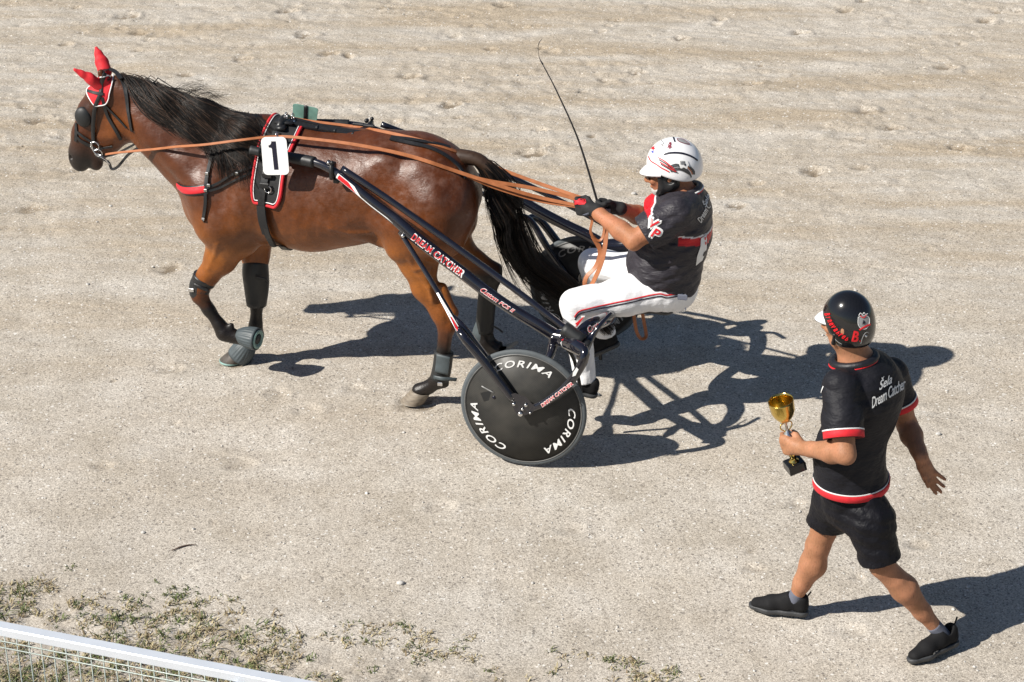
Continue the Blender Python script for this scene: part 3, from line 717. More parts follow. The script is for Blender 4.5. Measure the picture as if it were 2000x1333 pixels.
# ---- tail: dock and long locks swept back over the cart
tp = [((886, 306), 0), ((915, 306), 0), ((943, 318), 0), ((968, 348), 0), ((986, 395), -.01), ((1000, 452), -.05), ((1034, 512), -.12), ((1092, 556), -.20), ((1150, 602), -.28), ((1195, 648), -.32)]
TP = catmull(np.array([np.append(h(x, y, l), 0) for (x, y), l in tp])[:, :3], 120)
Tt, Ts, Tu = frames(TP)
V, F = tube([TP[0]-Tt[0]*.05, TP[0], TP[12], TP[24], TP[36]], [.05, .045, .036, .028, .015], n=14, seg=20); tl = mesh('tail', V, F, M['hair2'], horse)
strands = []
widths = lambda s: np.interp(s, [0, .12, .3, .45, .6, .8, 1], [.022, .052, .088, .086, .066, .055, .045])
for L in range(120):
    s0 = rng.random()**1.1*.30; s1 = s0+.30+.62*rng.random() if rng.random() < .55 else 1.02+rng.normal()*.03
    if L % 4 == 0: s1 = s0+.22+.25*rng.random()
    u = rng.normal()*.5; v = rng.normal()*.5; dr = max(0, rng.normal())*.05 if s1 < .8 else 0
    for _ in range(12 if L % 3 else 7):
        uu, vv = u+rng.normal()*.10, v+rng.normal()*.12; e1 = min(s1+rng.normal()*.02, 1.06); s = np.linspace(s0, e1, 18)
        i = np.clip(s*119, 0, 118.99); a_ = i.astype(int); fr = (i-a_)[:, None]
        c = TP[a_]*(1-fr)+TP[np.minimum(a_+1, 119)]*fr
        g_ = np.clip((s-s0)/.16, 0, 1)**.7
        wd = widths(np.clip(s, 0, 1))*(.25+.75*g_)
        d_ = c+Tu[a_]*(wd*np.clip(uu, -1.25, 1.25))[:, None]+Ts[a_]*(wd*.55*np.clip(vv, -1.3, 1.3))[:, None]
        q = (s-s0)/(e1-s0)
        d_[:, 2] -= dr*q**2*2+.01*np.sin(q*9+u*5)*q
        strands.append((d_, .0016*(.7+.6*rng.random())))
V, F = hair_mesh(strands, .0017); mesh('long_hair', V, F, [M['hair'], M['hair2']], tl, matidx=hair_mesh.mi)

# ---- harness on the horse
def strap(name, px, width, m, par, off=.005, th=.004, extra=None, pre=None, n=None, label=None):
    p, nn = HS.line(px, n, off)
    if pre is not None: p = np.concatenate([pre[0], p]); nn = np.concatenate([pre[1], nn])
    if extra is not None: p = np.concatenate([p, extra[0]]); nn = np.concatenate([nn, extra[1]])
    V, F = ribbon(p, nn, width, th, seg=max(2*len(p), 8)); return mesh(name, V, F, m, par, label=label, smooth=False)
def free(name, pts, width, m, par, nrm=(0, 1, .5), th=.004, seg=None):
    V, F = ribbon(pts, nrm, width, th, seg=seg or 8*(len(pts)-1)+1); return mesh(name, V, F, m, par, smooth=False)
def mir(p): q = np.array(p, float); q[..., 1] = 2*HC-q[..., 1]; return q
bridle = mesh('bridle', *(lambda p: ribbon(p[0], p[1], .022, .004, seg=40))(HS.line([(203, 143), (200, 160), (198, 182), (187, 208), (183, 240), (184, 278)], 30, .010)), M['leather'], horse)
strap('throat_latch', [(222, 142), (238, 158), (247, 184), (252, 218), (259, 256)], .020, M['leather'], bridle, .008)
strap('cheek_strap', [(200, 190), (209, 222), (224, 250), (236, 272)], .018, M['leather'], bridle, .008)
strap('cheek_strap', [(206, 206), (228, 228), (249, 250)], .012, M['leather'], bridle, .007)
strap('brow_band', [(174, 178), (188, 182), (203, 184)], .016, M['leather'], bridle, .012)
strap('nose_band', [(148, 266), (160, 276), (176, 284), (190, 292)], .020, M['leather'], bridle, .006)
strap('nose_band', [(150, 240), (150, 256), (149, 276)], .020, M['leather'], bridle, .006)
strap('nose_band', [(152, 258), (168, 270), (186, 280)], .014, M['leather'], bridle, .007)
strap('chin_strap', [(188, 292), (205, 288), (220, 285)], .014, M['leather'], bridle, .008)
free('jaw_strap', [h(187, 303, .05), h(211, 317, .05), h(218, 330, .05), h(230, 326, .05), h(250, 303, .05), h(273, 286, .06), h(279, 273, .07), h(268, 263, .075), h(259, 256, .075)], .015, M['leather'], bridle, (0, 1, .3))
free('jaw_strap', [h(190, 300, .05), h(207, 305, .05), h(228, 300, .05), h(252, 288, .05), h(275, 275, .06)], .012, M['leather'], bridle, (0, 1, .3))
free('crown_piece', [h(196, 150, .06), h(201, 140, .02), h(212, 135, -.03), h(226, 141, 0), h(236, 154, .06)], .024, M['leather'], bridle, (0, .3, 1))
multi('bit_ring', (tube([h(185, 286, .085)+A(.0, 0, .03)*0+.024*A(math.cos(t), 0, math.sin(t)) for t in np.linspace(0, 2*np.pi, 13)], .0035, n=6, seg=40),
            tube([h(192, 299, .080)+.022*A(math.cos(t), .2*math.sin(t), math.sin(t)) for t in np.linspace(0, 2*np.pi, 13)], .0035, n=6, seg=40),
            tube([h(178, 278, .085), h(183, 296, .086), h(196, 306, .085), h(209, 314, .075)], .004, n=6), tube([h(186, 300, .06), h(200, 306, .075), h(214, 322, .06)], .004, n=6),
            box(h(150, 276, .045), .02, .01, .024, bev=.003), box(h(198, 184, .085), .035, .008, .014, bev=.004)), M['metal'], bridle)
# blinker cups
for s in (1, -1):
    V, F = ball(h(163, 229, .080*s), (.050, .028, .058), 20); V, F = V, F
    mesh('blinker', V, F, M['rubber'], bridle) if s > 0 else None
V, F = ball(mir(h(163, 229, .075)), (.05, .028, .06), 16); mesh('blinker', V, F, M['rubber'], bridle)
# ear hood
ff = Field(P(240, 260, .0)-A(.06, .14, .02), P(140, 80, 0)+A(.15, .22, .1), .005)
def ear(base, mid_, tip, r0, r1, k=.012, ax=(0, 1, 0)):
    ff.rc(base, mid_, r0, r0*.90, k, .7, ax); ff.rc(mid_, mid_*.45+tip*.55, r0*.90, r0*.55, k, .55, ax); ff.rc(mid_*.45+tip*.55, tip, r0*.55, r1, k, .6, ax)
ear(h(196, 170, .055), h(176, 154, .085), h(146, 137, .12), .038, .011, ax=unit(A(.4, 1, -.2)))
ear(h(205, 140, -.035), h(199, 122, -.055), h(188, 94, -.075), .038, .010, ax=unit(A(-.5, 1, 0)))
hood = mesh('ear_hood', *ff.mesh(2), M['red'], horse)
L_, R_ = catmull(A(*[(196, 150), (184, 165), (172, 177), (178, 195), (186, 206)]).reshape(-1, 2), 14), catmull(A(*[(222, 148), (220, 165), (214, 185), (208, 202), (188, 207)]).reshape(-1, 2), 14)
def patch(L_, R_, nu, off, th):
    """cloth lying on the body between two pixel edges, with thickness"""
    g = np.zeros((len(L_), nu, 3)); gn = np.zeros_like(g); last = None
    for i in range(len(L_)):
        for j in range(nu):
            x, y = L_[i]+(R_[i]-L_[i])*j/(nu-1); q, n = HS.hit(x, y)
            if q is None: q, n = HS.near(h(x, y, .0))
            g[i, j], gn[i, j] = q, n
    for _ in range(2):
        g[1:-1, 1:-1] = (g[:-2, 1:-1]+g[2:, 1:-1]+g[1:-1, :-2]+g[1:-1, 2:])/4
        gn[1:-1, 1:-1] = gn[:-2, 1:-1]+gn[2:, 1:-1]+gn[1:-1, :-2]+gn[1:-1, 2:]
    gn /= np.linalg.norm(gn, axis=2)[..., None]+1e-9
    return g, gn
def sheet(g, gn, off, th):
    a, b = g.shape[:2]; V = np.concatenate([(g+gn*(off+th)).reshape(-1, 3), (g+gn*(off-.004)).reshape(-1, 3)]); I = np.arange(a*b).reshape(a, b); n = a*b
    F = np.stack([I[:-1, :-1], I[1:, :-1], I[1:, 1:], I[:-1, 1:]], -1).reshape(-1, 4).tolist(); F += [[x+n for x in q[::-1]] for q in F]
    ed = np.concatenate([I[0], I[1:, -1], I[-1, -2::-1], I[-2:0:-1, 0]]); k = len(ed)
    F += [[ed[i], ed[(i+1) % k], ed[(i+1) % k]+n, ed[i]+n] for i in range(k)]
    return V, [[int(x) for x in q] for q in F], ed
g, gn = patch(L_, R_, 9, .006, .004); V, F, ed = sheet(g, gn, .004, .005); mesh('ear_hood_skirt', V, F, M['red'], hood)
rim_ = (g+gn*.009).reshape(-1, 3)[ed]; V, F = tube(np.vstack([rim_[:46:2]]), .0035, n=6, seg=60); mesh('piping', V, F, M['white'], hood)

# saddle pad with red edge and white piping, girth, tree, number plate
L_ = catmull(A(*[(531, 229), (523, 243), (512, 268), (503, 300), (496, 335), (493, 372), (498, 394)]).reshape(-1, 2), 26)
R_ = catmull(A(*[(590, 247), (584, 262), (573, 286), (560, 318), (554, 350), (549, 385), (540, 405)]).reshape(-1, 2), 26)
g, gn = patch(L_, R_, 16, .006, .012)
gm, gnm = mir(g)[::-1], gn[::-1].copy(); gnm[..., 1] *= -1
G2, N2 = np.concatenate([gm[:-1], g]), np.concatenate([gnm[:-1], gn])
for _ in range(3):
    i = len(gm)-1
    G2[i-3:i+4] = (G2[i-4:i+3]+G2[i-3:i+4]*2+G2[i-2:i+5])/4; N2[i-3:i+4] = (N2[i-4:i+3]+2*N2[i-3:i+4]+N2[i-2:i+5])/4
N2 /= np.linalg.norm(N2, axis=2)[..., None]
V, F, ed = sheet(G2, N2, .004, .010); pad = mesh('saddle_pad', V, F, M['neoprene'], horse)
rim_ = (G2+N2*.012).reshape(-1, 3)[ed]
inner = (G2+N2*.016); a0, b0_ = inner.shape[:2]; I2 = np.arange(a0*b0_).reshape(a0, b0_)[1:-1, 1:-1]; e2 = np.concatenate([I2[0], I2[1:, -1], I2[-1, -2::-1], I2[-2:0:-1, 0]])
V, F = tube(np.vstack([rim_, rim_[:1]])[::2], .0085, n=8, seg=260); mesh('red_edging', V, F, M['red'], pad)
ir = (inner.reshape(-1, 3))[e2]; V, F = tube(np.vstack([ir, ir[:1]])[::2], .0028, n=6, seg=260); mesh('piping', V, F, M['white'], pad)
def girth_under():
    e, n2 = HS.hit(537, 474); P2, N2_ = [], []
    for l in (.17, .10, .03, -.05, -.12, -.19):
        r_c = HS.t.ray_cast(Vector((e[0]-.03, HC+l, .45)), Vector((0, 0, 1)))
        if r_c[0] is not None and r_c[0][2] > .6: P2.append(A(*r_c[0])+A(0, 0, -.010)); N2_.append(unit(A(0, l*2, -1)))
    return (np.array(P2), np.array(N2_)) if len(P2) else None
gi = strap('girth', [(541, 262), (530, 300), (522, 345), (514, 385), (516, 420), (522, 446), (530, 462), (537, 474)], .040, M['leather'], horse, .022, .006, extra=girth_under())
strap('girth_sleeve', [(514, 400), (517, 428), (525, 452)], .05, M['neoprene'], gi, .028, .006)
strap('girth_sleeve', [(524, 440), (530, 458), (536, 472)], .03, M['leather'], gi, .028, .008)
for (x, y) in ((526, 342), (521, 362)): V, F = box(HS.hit(x, y)[0]+A(0, .035, .01), .05, .012, .03, bev=.004); mesh('buckle', V, F, M['leather'], gi)
q, n = HS.hit(528, 369); V, F = tube([q+n*.03+.018*A(math.cos(t), 0, math.sin(t)) for t in np.linspace(0, 2*np.pi, 13)], .003, n=6, seg=36); mesh('ring', V, F, M['metal'], gi)
# saddle tree across the withers
tr = mesh('saddle_tree', *join(tube([h(541, 262, .09), h(548, 243, .06), h(555, 233, .0), h(562, 232, -.06), h(566, 240, -.1)], [.018, .022, .024, .022, .018], n=10),
    box(h(549, 250, .08), .05, .05, .03, bev=.008), box(h(556, 238, .03), .10, .06, .018, bev=.006), tube([h(556, 238, .03), h(556, 226, .03)], .006, n=8)), M['leather'], horse)
multi('terret', ([tube([c+.017*(math.cos(t)*A(0, 1, 0)+math.sin(t)*A(0, 0, 1)) for t in np.linspace(0, 2*np.pi, 13)], .003, n=6, seg=30) for c in (h(559, 226, .04), h(572, 228, -.03), h(541, 265, .16))]+[box(h(571, 238, .02), .03, .02, .014, bev=.003), tube([h(541, 258, .165), h(541, 272, .20)], .003, n=6)]), M['metal'], tr)
# breast collar
bc = mesh('breast_collar', *(lambda p: ribbon(np.concatenate([mir(p[0])[:0:-1], p[0]]) if False else p[0], p[1], .036, .008, seg=40))(HS.line([(349, 362), (360, 371), (380, 373), (402, 370)], 20, .010)), M['red'], horse)
p_, n_ = HS.line([(349, 364), (360, 371), (380, 373), (402, 370)], 20, .006)
V, F = ribbon(p_, n_, .052, .006, seg=40); mesh('backing', V, F, M['leather'], bc)
V, F = ribbon(np.concatenate([mir(p_)[::-1], [P(347, 363, HC)+A(.0, 0, 0)][:0]]) if False else mir(p_)[::-1], mir(n_+A(0, HC, 0))[::-1]-A(0, HC, 0), .052, .012, seg=40); mesh('backing', V, F, M['leather'], bc)
strap('trace', [(402, 368), (430, 356), (462, 338), (494, 326)], .014, M['leather'], bc, .012, .005)
strap('trace', [(402, 375), (432, 366), (465, 350), (494, 336)], .012, M['leather'], bc, .010, .005)
strap('neck_strap', [(403, 378), (405, 350), (411, 325), (418, 296)], .022, M['leather'], bc, .012)
strap('martingale', [(402, 376), (402, 400), (399, 430)], .018, M['leather'], bc, .012, extra=(np.array([h(398, 447, .16), h(396, 462, .17)]), np.array([[0, 1, 0.], [0, 1, 0]])))
multi('buckle', [box(HS.hit(x, y)[0]+HS.hit(x, y)[1]*.016, .018, .012, .018, bev=.003) for x, y in ((407, 340), (466, 339), (409, 362), (403, 372))], M['metal'], bc)
# back strap, crupper and overcheck
bs = free('back_strap', [h(566, 236, .02), h(600, 246, .02), h(650, 254, .02), h(705, 264, .02), h(762, 274, .02)], .034, M['leather'], horse, (0, .3, 1), .010)
free('back_strap', [h(575, 232, .0), h(640, 247, .0), h(700, 257, .0), h(766, 268, .0)], .016, M['leather'], bs, (0, .3, 1), .006)
strap('crupper', [(762, 273), (800, 281), (838, 290), (866, 303), (886, 318), (900, 334), (908, 350)], .022, M['leather'], bs, .008, .007)
strap('crupper', [(764, 270), (800, 274), (830, 279), (858, 284), (878, 290)], .020, M['leather'], bs, .008, .007)
multi('buckle', [box(h(x, y, l), .06, .022, .014, bev=.004) for x, y, l in ((852, 293, .06), (868, 286, -.02), (746, 262, .0), (700, 243, -.05), (720, 246, -.05))], M['leather'], bs)
multi('keeper', [box(h(x, 246+(x-600)*.18, .02)+A(0, 0, .004), .012, .040, .014, bev=.003) for x in (620, 655, 690, 735)], M['rubber'], bs)
# number plates
def plate(name, c4, m, th, par, r=.18):
    """rounded rectangle between four corners (tl, tr, br, bl)"""
    tl, tr_, br, bl = [A(*p) for p in c4]; V = []
    n = unit(np.cross(tr_-tl, bl-tl)); K = 6; out = []
    for (cx, cy, a0) in ((r, r*.7, 180), (1-r, r*.7, 270), (1-r, 1-r*.7, 0), (r, 1-r*.7, 90)):
        for t in np.linspace(a0, a0+90, K):
            out.append((cx+r*math.cos(math.radians(t)), cy+r*.7*math.sin(math.radians(t))))
    for o_ in (th/2, -th/2):
        for u, v in out: V.append((tl*(1-u)+tr_*u)*(1-v)+(bl*(1-u)+br*u)*v+n*o_)
    k = len(out); F = [list(range(k)), list(range(k, 2*k))[::-1]]+[[i, (i+1) % k, k+(i+1) % k, k+i] for i in range(k)]
    return mesh(name, V, F, m, par, smooth=False), n
c4 = [h(509.5, 268.5, .335), h(559, 267.5, .335), h(565.5, 341.5, .355), h(515, 342, .355)]
npl, n = plate('number_plate', c4, M['white'], .005, tr)
n = n if n[1] > 0 else -n
def quad_text(s, c4, m, par, name, shear=0, fat=0, fx=.8, fy=.8, lift=.004, cx=.5, cy=.5, spacing=1.):
    V2, F2, w_, h_ = letters(s, shear, fat, spacing); tl, tr_, br, bl = [A(*p) for p in c4]
    n = unit(np.cross(tr_-tl, bl-tl)); ctr = (tl+tr_+br+bl)/4; o = CAMC if par_cart(par) else CAMP
    if (o-ctr)@n < 0: n = -n
    V = []
    for x, y, zz in V2:
        u, v = cx+x/w_*fx, cy-y/h_*fy; V.append((tl*(1-u)+tr_*u)*(1-v)+(bl*(1-u)+br*u)*v+n*(lift+zz))
    return mesh(name, V, F2, m, par, smooth=False)
def par_cart(p):
    while p.parent: p = p.parent
    return INV[p.name][0] == 'c'
# a serif figure 1 as in the photo
def poly(pts, c4, m, par, name, lift=.004):
    tl, tr_, br, bl = [A(*p) for p in c4]; n = unit(np.cross(tr_-tl, bl-tl)); o = CAMC if par_cart(par) else CAMP
    if (o-(tl+br)/2)@n < 0: n = -n
    V = [(tl*(1-u)+tr_*u)*(1-v)+(bl*(1-u)+br*u)*v+n*lift for u, v in pts]
    return mesh(name, V, [list(range(len(V)))], m, par, smooth=False)
poly([(.40, .11), (.58, .11), (.60, .86), (.43, .86), (.41, .31), (.375, .275), (.29, .27), (.285, .215), (.36, .195), (.40, .15)], c4, M['ink'], npl, 'figure')
p2, _ = plate('number_plate', [h(572, 202, -.19), h(622, 212, -.19), h(618, 238, -.20), h(572, 231, -.20)], M['green'], .004, tr)
V, F = ribbon([h(597, 206, -.185), h(596, 234, -.195)], (0, 1, .3), .02, .003); mesh('clamp', V, F, M['leather'], p2)

# ------------------------------------------------------------------ the cart (sulky)
cart = root('sulky', A(0, 0, 0))
tag(cart, 'black two-wheeled racing cart with solid disc wheels and lettered shafts behind the bay horse', 'racing cart')
R0 = .33
def wheel(s):
    y = s*TR/2
    V, F = lathe([(.307, -.0115), (.318, -.012), (.3265, -.008), (.330, 0), (.3265, .008), (.318, .012), (.307, .0115)][::1], A(0, y, R0), (0, 1, 0), 96)
    F = F[:-2]
    w_ = mesh('wheel', V, F, M['tyre'], cart, label='near wheel in sunlight' if s > 0 else 'far wheel beyond the driver, partly shaded')
    V, F = lathe([(.300, -.0135), (.3085, -.0125), (.3095, 0), (.3085, .0125), (.300, .0135)], A(0, y, R0), (0, 1, 0), 96); mesh('rim', V, F[:-2], M['rim'], w_)
    V, F = lathe([(.3075, .0), (.3075, .0138), (.3035, .0142), (.3035, .0)] if s > 0 else [(.3075, .0), (.3075, -.0138), (.3035, -.0142), (.3035, .0)], A(0, y, R0), (0, 1, 0), 96); mesh('rim_line', V, F[:-2], M['rimline'], w_)
    V, F = lathe([(.001, -.026), (.035, -.026), (.06, -.021), (.301, -.0115), (.302, 0), (.301, .0115), (.06, .021), (.035, .026), (.001, .026)], A(0, y, R0), (0, 1, 0), 96); d = mesh('disc', V, F, M['disc'], w_)
    # lettering bent round the disc
    V2, F2, ww, hh = letters('CORIMA', .30, .015, 1.22)
    for a0 in ((90, -27, 214) if s > 0 else (94, -28, 212)):
        for side in (1,):
            V = []
            rr, span, ht = .256, math.radians(70), .037
            for x, yv, zz in V2:
                r = rr+yv/hh*ht; a = math.radians(a0)-x/ww*span
                yo = .0115+.0095*(.301-r)/.24+.0012+zz
                V.append((-r*math.cos(a), y+yo, R0+r*math.sin(a)))
            mesh('lettering', V, F2, M['decal'] if s > 0 else M['darkdecal'], d, smooth=False)  # white letters on the near wheel, grey on the far one
    if s > 0:
        V, F = [], []
        for k in range(5):                       # worn sticker and valve
            a, b = (.205+.012*k, .02), (.205+.012*k, .085)
        V, F = ribbon([A(.215, y+.0165, R0+.105), A(.150, y+.0175, R0+.075)], (0, 1, 0), .006, .0015); mesh('sticker_edge', V, F, M['darkdecal'], d)
        V, F = box(A(.178, y+.0158, R0+.055), .075, .001, .05, R=[[.93, 0, .36], [0, 1, 0], [-.36, 0, .93]]); mesh('worn_sticker', V, F, M['rubber'], d)
        V, F = lathe([(.001, 0), (.009, 0), (.009, .003), (.001, .003)], A(.150, y+.0168, R0+.050), (0, 1, 0), 14); mesh('valve_hole', V, F, M['ink'], d)
    return w_
for s in (1, -1): wheel(s)
def sym(p, s):
    q = np.array(p, float)
    if s < 0: q[..., 1] = -q[..., 1]+.13*np.clip((q[..., 0]-.35)/1.1, 0, 1)
    return q
HY = TR/2
tube_maps = {}
for s in (1, -1):
    tip = [P(489, 293, .30), P(510, 298, .30), P(568, 308, .31), P(612, 317, .335), P(650, 334, .36), P(690, 364, .39), P(730, 397, .42), P(774, 430, .45), P(812, 466-2, .475), P(860, 504-3, .505), P(906, 540-4, .53), P(950, 570, .55), P(1000, 604, .57), P(1050, 634, .585), P(1085, 656, .59)]
    rad = [.019, .019, .019, .022, .024, .026, .028, .032, .035, .034, .033, .032, .031, .032, .034]
    sp = sym(np.array(tip), s)
    V, F = tube(sp, rad, n=20, seg=110, asp=.82); sh = mesh('shaft', V, F, M['carbon'], cart, label='near shaft with red and white lettering' if s > 0 else None)
    if s > 0: shaft_near, shaft_r = catmull(np.column_stack([sp, rad]), 200)[:, :3], catmull(np.column_stack([sp, rad]), 200)[:, 3]
    V, F = tube(sp[:2], .024, n=16, seg=6); mesh('tip_sleeve', V, F, M['rubber'], sh)
    V, F = tube([sp[1]*.3+sp[2]*.7, sp[2]*.3+sp[3]*.7, sp[3]*.95+sp[4]*.05], [.027, .030, .030], n=16, seg=14); mesh('grip_sleeve', V, F, M['rubber'], sh)
    q = sp[4]; V, F = join(box(q+A(0, .0, .0), .02, .062, .085, bev=.006), ball(q+A(.02, .0, .045), .013, 10), ball(q+A(-.005, .02*s, .052), .011, 10), box(q+A(-.02, 0, -.05), .03, .03, .03, bev=.005)); mesh('shaft_clamp', V, F, M['leather'], sh)
    multi('clamp_bolt', (ball(q+A(.018, .01*s, .046), .010, 10), ball(q+A(.006, .015*s, .030), .008, 10)), M['metal'], sh)
    # upper stay
    st = sym(np.array([P(668, 329, .375), P(760, 390, .43), P(870, 468, .50), P(999, 561, .575), P(1110, 646, .64)]), s)
    V, F = tube(st, .0165, n=14, seg=40); mesh('upper_stay', V, F, M['carbon'], cart)
    sl = sym(np.array([P(1101, 641, .645), P(1138, 667, .665)]), s); V, F = tube(sl, .036, n=20, seg=6); mesh('stay_sleeve', V, F, M['rubber'], cart)
    V, F = tube(sym(np.array([P(1138, 667, .665), P(1151, 676, .67)]), s), .024, n=16, seg=4); mesh('stay_end', V, F, M['leather'], cart)
    # fork strut, split round the wheel
    a, b = sym(P(787, 462, .47), s), sym(P(850, 562, .60), s)
    fo1 = [a, b, sym(P(888, 628, .69), s), sym(P(905, 658, HY+.045), s), sym(P(950, 712, HY+.050), s), sym(P(1002, 780, HY+.050), s)]
    fo1[0] = a; V, F = tube(fo1, [.013, .013, .015, .022, .024, .022], n=14, seg=50); fk = mesh('fork_strut', V, F, M['carbon'], cart)
    fo2 = [sym(P(880, 615, .675), s), sym(P(905, 640, HY-.03), s), sym(P(950, 700, HY-.045), s), A(.03, s*(HY-.045), R0)]
    V, F = tube(fo2, [.012, .018, .020, .018], n=12, seg=36); mesh('inner_blade', V, F, M['carbon'], fk)
    V, F = tube([sym(P(783, 452, .455), s), a, a+A(-.01, 0, -.015)], [.03, .018, .012], n=12, seg=10, asp=.5); mesh('gusset', V, F, M['carbon'], fk)
    V, F = ball(sym(P(787, 461, .487), s), .011, 12); mesh('bolt', V, F, M['metal'], fk)
    # rear yoke: crown over the wheel, outer and inner legs
    outer = [sym(P(1095, 664, .60), s), sym(P(1122, 676, HY-.04), s), sym(P(1141, 690, HY+.02), s), sym(P(1133, 718, HY+.050), s), sym(P(1104, 757, HY+.054), s), sym(P(1062, 788, HY+.052), s), sym(P(1024, 803, HY+.050), s)]
    V, F = tube(outer, [.036, .040, .034, .024, .022, .020, .018], n=16, seg=70, asp=.8); yk = mesh('yoke', V, F, M['carbon'], cart)
    inner_ = [sym(P(1085, 655, .59), s), sym(P(1080, 676, .60), s), sym(P(1068, 705, HY-.06), s), A(.02, s*(HY-.05), R0+.1), A(.0, s*(HY-.045), R0)]
    V, F = tube(inner_, [.034, .026, .020, .02, .018], n=14, seg=40); mesh('inner_leg', V, F, M['carbon'], yk)
    V, F = tube([sym(P(1080, 655, .585), s), sym(P(1112, 662, .60), s), sym(P(1135, 660, .60), s), sym(P(1150, 655, .59), s)], [.034, .044, .044, .03], n=16, seg=24); mesh('crown', V, F, M['carbon'], yk)
    V, F = tube([sym(P(1135, 700, HY+.0), s), sym(P(1152, 664, .62), s), sym(P(1172, 636, .58), s), sym(P(1193, 613, .50), s)], [.026, .020, .012, .011], n=14, seg=30); mesh('rear_stay', V, F, M['carbon'], yk)
    hubp = [(992, 772), (1006, 768), (1026, 776), (1036, 786), (1046, 796), (1040, 806), (1024, 812), (1012, 816), (1004, 800)]
    Vh = [sym(P(x, y, HY+.066), s) for x, y in hubp]+[sym(P(x, y, HY+.058), s) for x, y in hubp]; k = len(hubp)
    V, F = Vh, [list(range(k)), list(range(k, 2*k))[::-1]]+[[i, (i+1) % k, k+(i+1) % k, k+i] for i in range(k)]
    hp = mesh('hub_plate', V, F, M['carbon'], yk, smooth=False)
    multi('bolt', [lathe([(.001, .012), (r*.7, .012), (r, .007), (r, 0), (.001, 0)][::-1], sym(P(x, y, HY+.066), s), (0, s, 0), 16) for x, y, r in ((1016.5, 808.5, .0135), (1004, 789, .009), (1027.5, 791, .009), (1021, 799, .007), (1036, 806, .006))], M['metal'], hp)
    V, F = tube([A(0, s*(HY-.05), R0), A(0, s*(HY+.066), R0)], .016, n=14, seg=4); mesh('axle', V, F, M['metal'], yk)
# arched cross member and seat
arch = [P(1126, 662, .61), P(1146, 641, .56), P(1168, 630, .46), P(1190, 620, .30), P(1198, 610, 0)]
arch = arch+[sym(p, -1) for p in arch[-2::-1]]
V, F = tube(arch, [.036, .040, .040, .038, .038, .038, .040, .040, .036], n=20, seg=70, asp=.8); ar = mesh('cross_arch', V, F, M['carbon'], cart)
seatc = P(1292, 585, .0)
V, F = tube([P(1196, 597, 0), P(1240, 600, 0), P(1280, 600, 0)], [.045, .038, .03], n=14, seg=14, asp=1.6); mesh('seat_post', V, F, M['carbon'], ar)
fs = Field(P(1345, 640, -.26)-A(.05, 0, .06), P(1215, 540, .26)+A(.05, 0, .06), .008)
fs.rc(P(1240, 598, -.03), P(1302, 592, -.10), .045, .05, .05, 1.0); fs.rc(P(1240, 598, .03), P(1302, 592, .10), .045, .05, .05); fs.rc(P(1300, 590, -.10), P(1300, 590, .10), .055, .055, .06)
seat = mesh('seat', *fs.mesh(2), M['leather'], cart)
V, F = tube([P(1322, 598, .07), P(1336, 600, .09), P(1339, 607, .1), P(1326, 610, .1), P(1312, 608, .09)], .0035, n=8, seg=30); mesh('seat_loop', V, F, M['metal'], seat)
for s in (1, -1):
    # foot rests
    V, F = join(tube([sym(P(1085, 660, .55), s), sym(P(1120, 700, .52), s) if s > 0 else P(1178, 668, -.36)+A(.02, 0, .06), (P(1146, 780, .42) if s > 0 else P(1180, 692, -.36))-A(-.02, 0, .035)], .010, n=10, seg=20)); mesh('foot_rest', V, F, M['rubber'], cart)

# lettering on the near shaft, on its upper outer face
def on_shaft(x_px, dv):
    return None
def shaft_text(s_, px0, px1, ang, ht, m, name, shear=0., fat=0., lift=.0015, spacing=1.0):
    i = np.array([np.argmin(np.abs(SPX-px0)), np.argmin(np.abs(SPX-px1))]); Ln = np.concatenate([[0], np.cumsum(np.linalg.norm(np.diff(shaft_near, axis=0), axis=1))])
    l0, l1 = Ln[i[0]], Ln[i[1]]
    V2, F2, ww, hh = letters(s_, shear, fat, spacing); T, S, U = frames(shaft_near); V = []
    for x, y, zz in V2:
        l = l0+(x/ww+.5)*(l1-l0); k = np.searchsorted(Ln, l); k = min(max(k, 1), 199); t = (l-Ln[k-1])/(Ln[k]-Ln[k-1]+1e-9)
        c = shaft_near[k-1]*(1-t)+shaft_near[k]*t; r = (shaft_r[k-1]*(1-t)+shaft_r[k]*t)+lift
        a = math.radians(ang)+(y/hh)*ht/r
        out = sgn*S[k]*.82*math.cos(a)+U[k]*math.sin(a)
        V.append(c+(r+zz)*out)
    return mesh(name, V, F2, m, cart, smooth=False)
def pix(p):
    q = c2w(p)-CAMP; z = q@cF; return np.stack([1000+FPX*(q@cR)/z, 666.5-FPX*(q@cU)/z], -1)
SPX = pix(shaft_near)[:, 0]
_, S_, _ = frames(shaft_near); sgn = 1 if S_[100][1] > 0 else -1
def plaque(px0, px1, ang, ht, m, lift=.0008, name='sticker', taper=None):
    i0, i1 = np.argmin(np.abs(SPX-px0)), np.argmin(np.abs(SPX-px1)); T, S, U = frames(shaft_near); V, F = [], []
    idx = range(i0, i1+1); k = 7
    for n_, i in enumerate(idx):
        f_ = n_/(len(idx)-1); hh = ht*(taper(f_) if taper else 1)
        for j in range(k):
            a = math.radians(ang)+(j/(k-1)-.5)*hh/shaft_r[i]+(0 if not taper else (ht-hh)/2/shaft_r[i]*-1)
            V.append(shaft_near[i]+(shaft_r[i]+lift)*(sgn*S[i]*.82*math.cos(a)+U[i]*math.sin(a)))
    F = [[n_*k+j, n_*k+j+1, (n_+1)*k+j+1, (n_+1)*k+j] for n_ in range(len(idx)-1) for j in range(k-1)]
    return mesh(name, V, F, m, cart)
shaft_text('DREAM CATCHER', 808, 906, 22, .040, M['decal'], 'lettering_edge', .0, .040, .0014, 1.12)
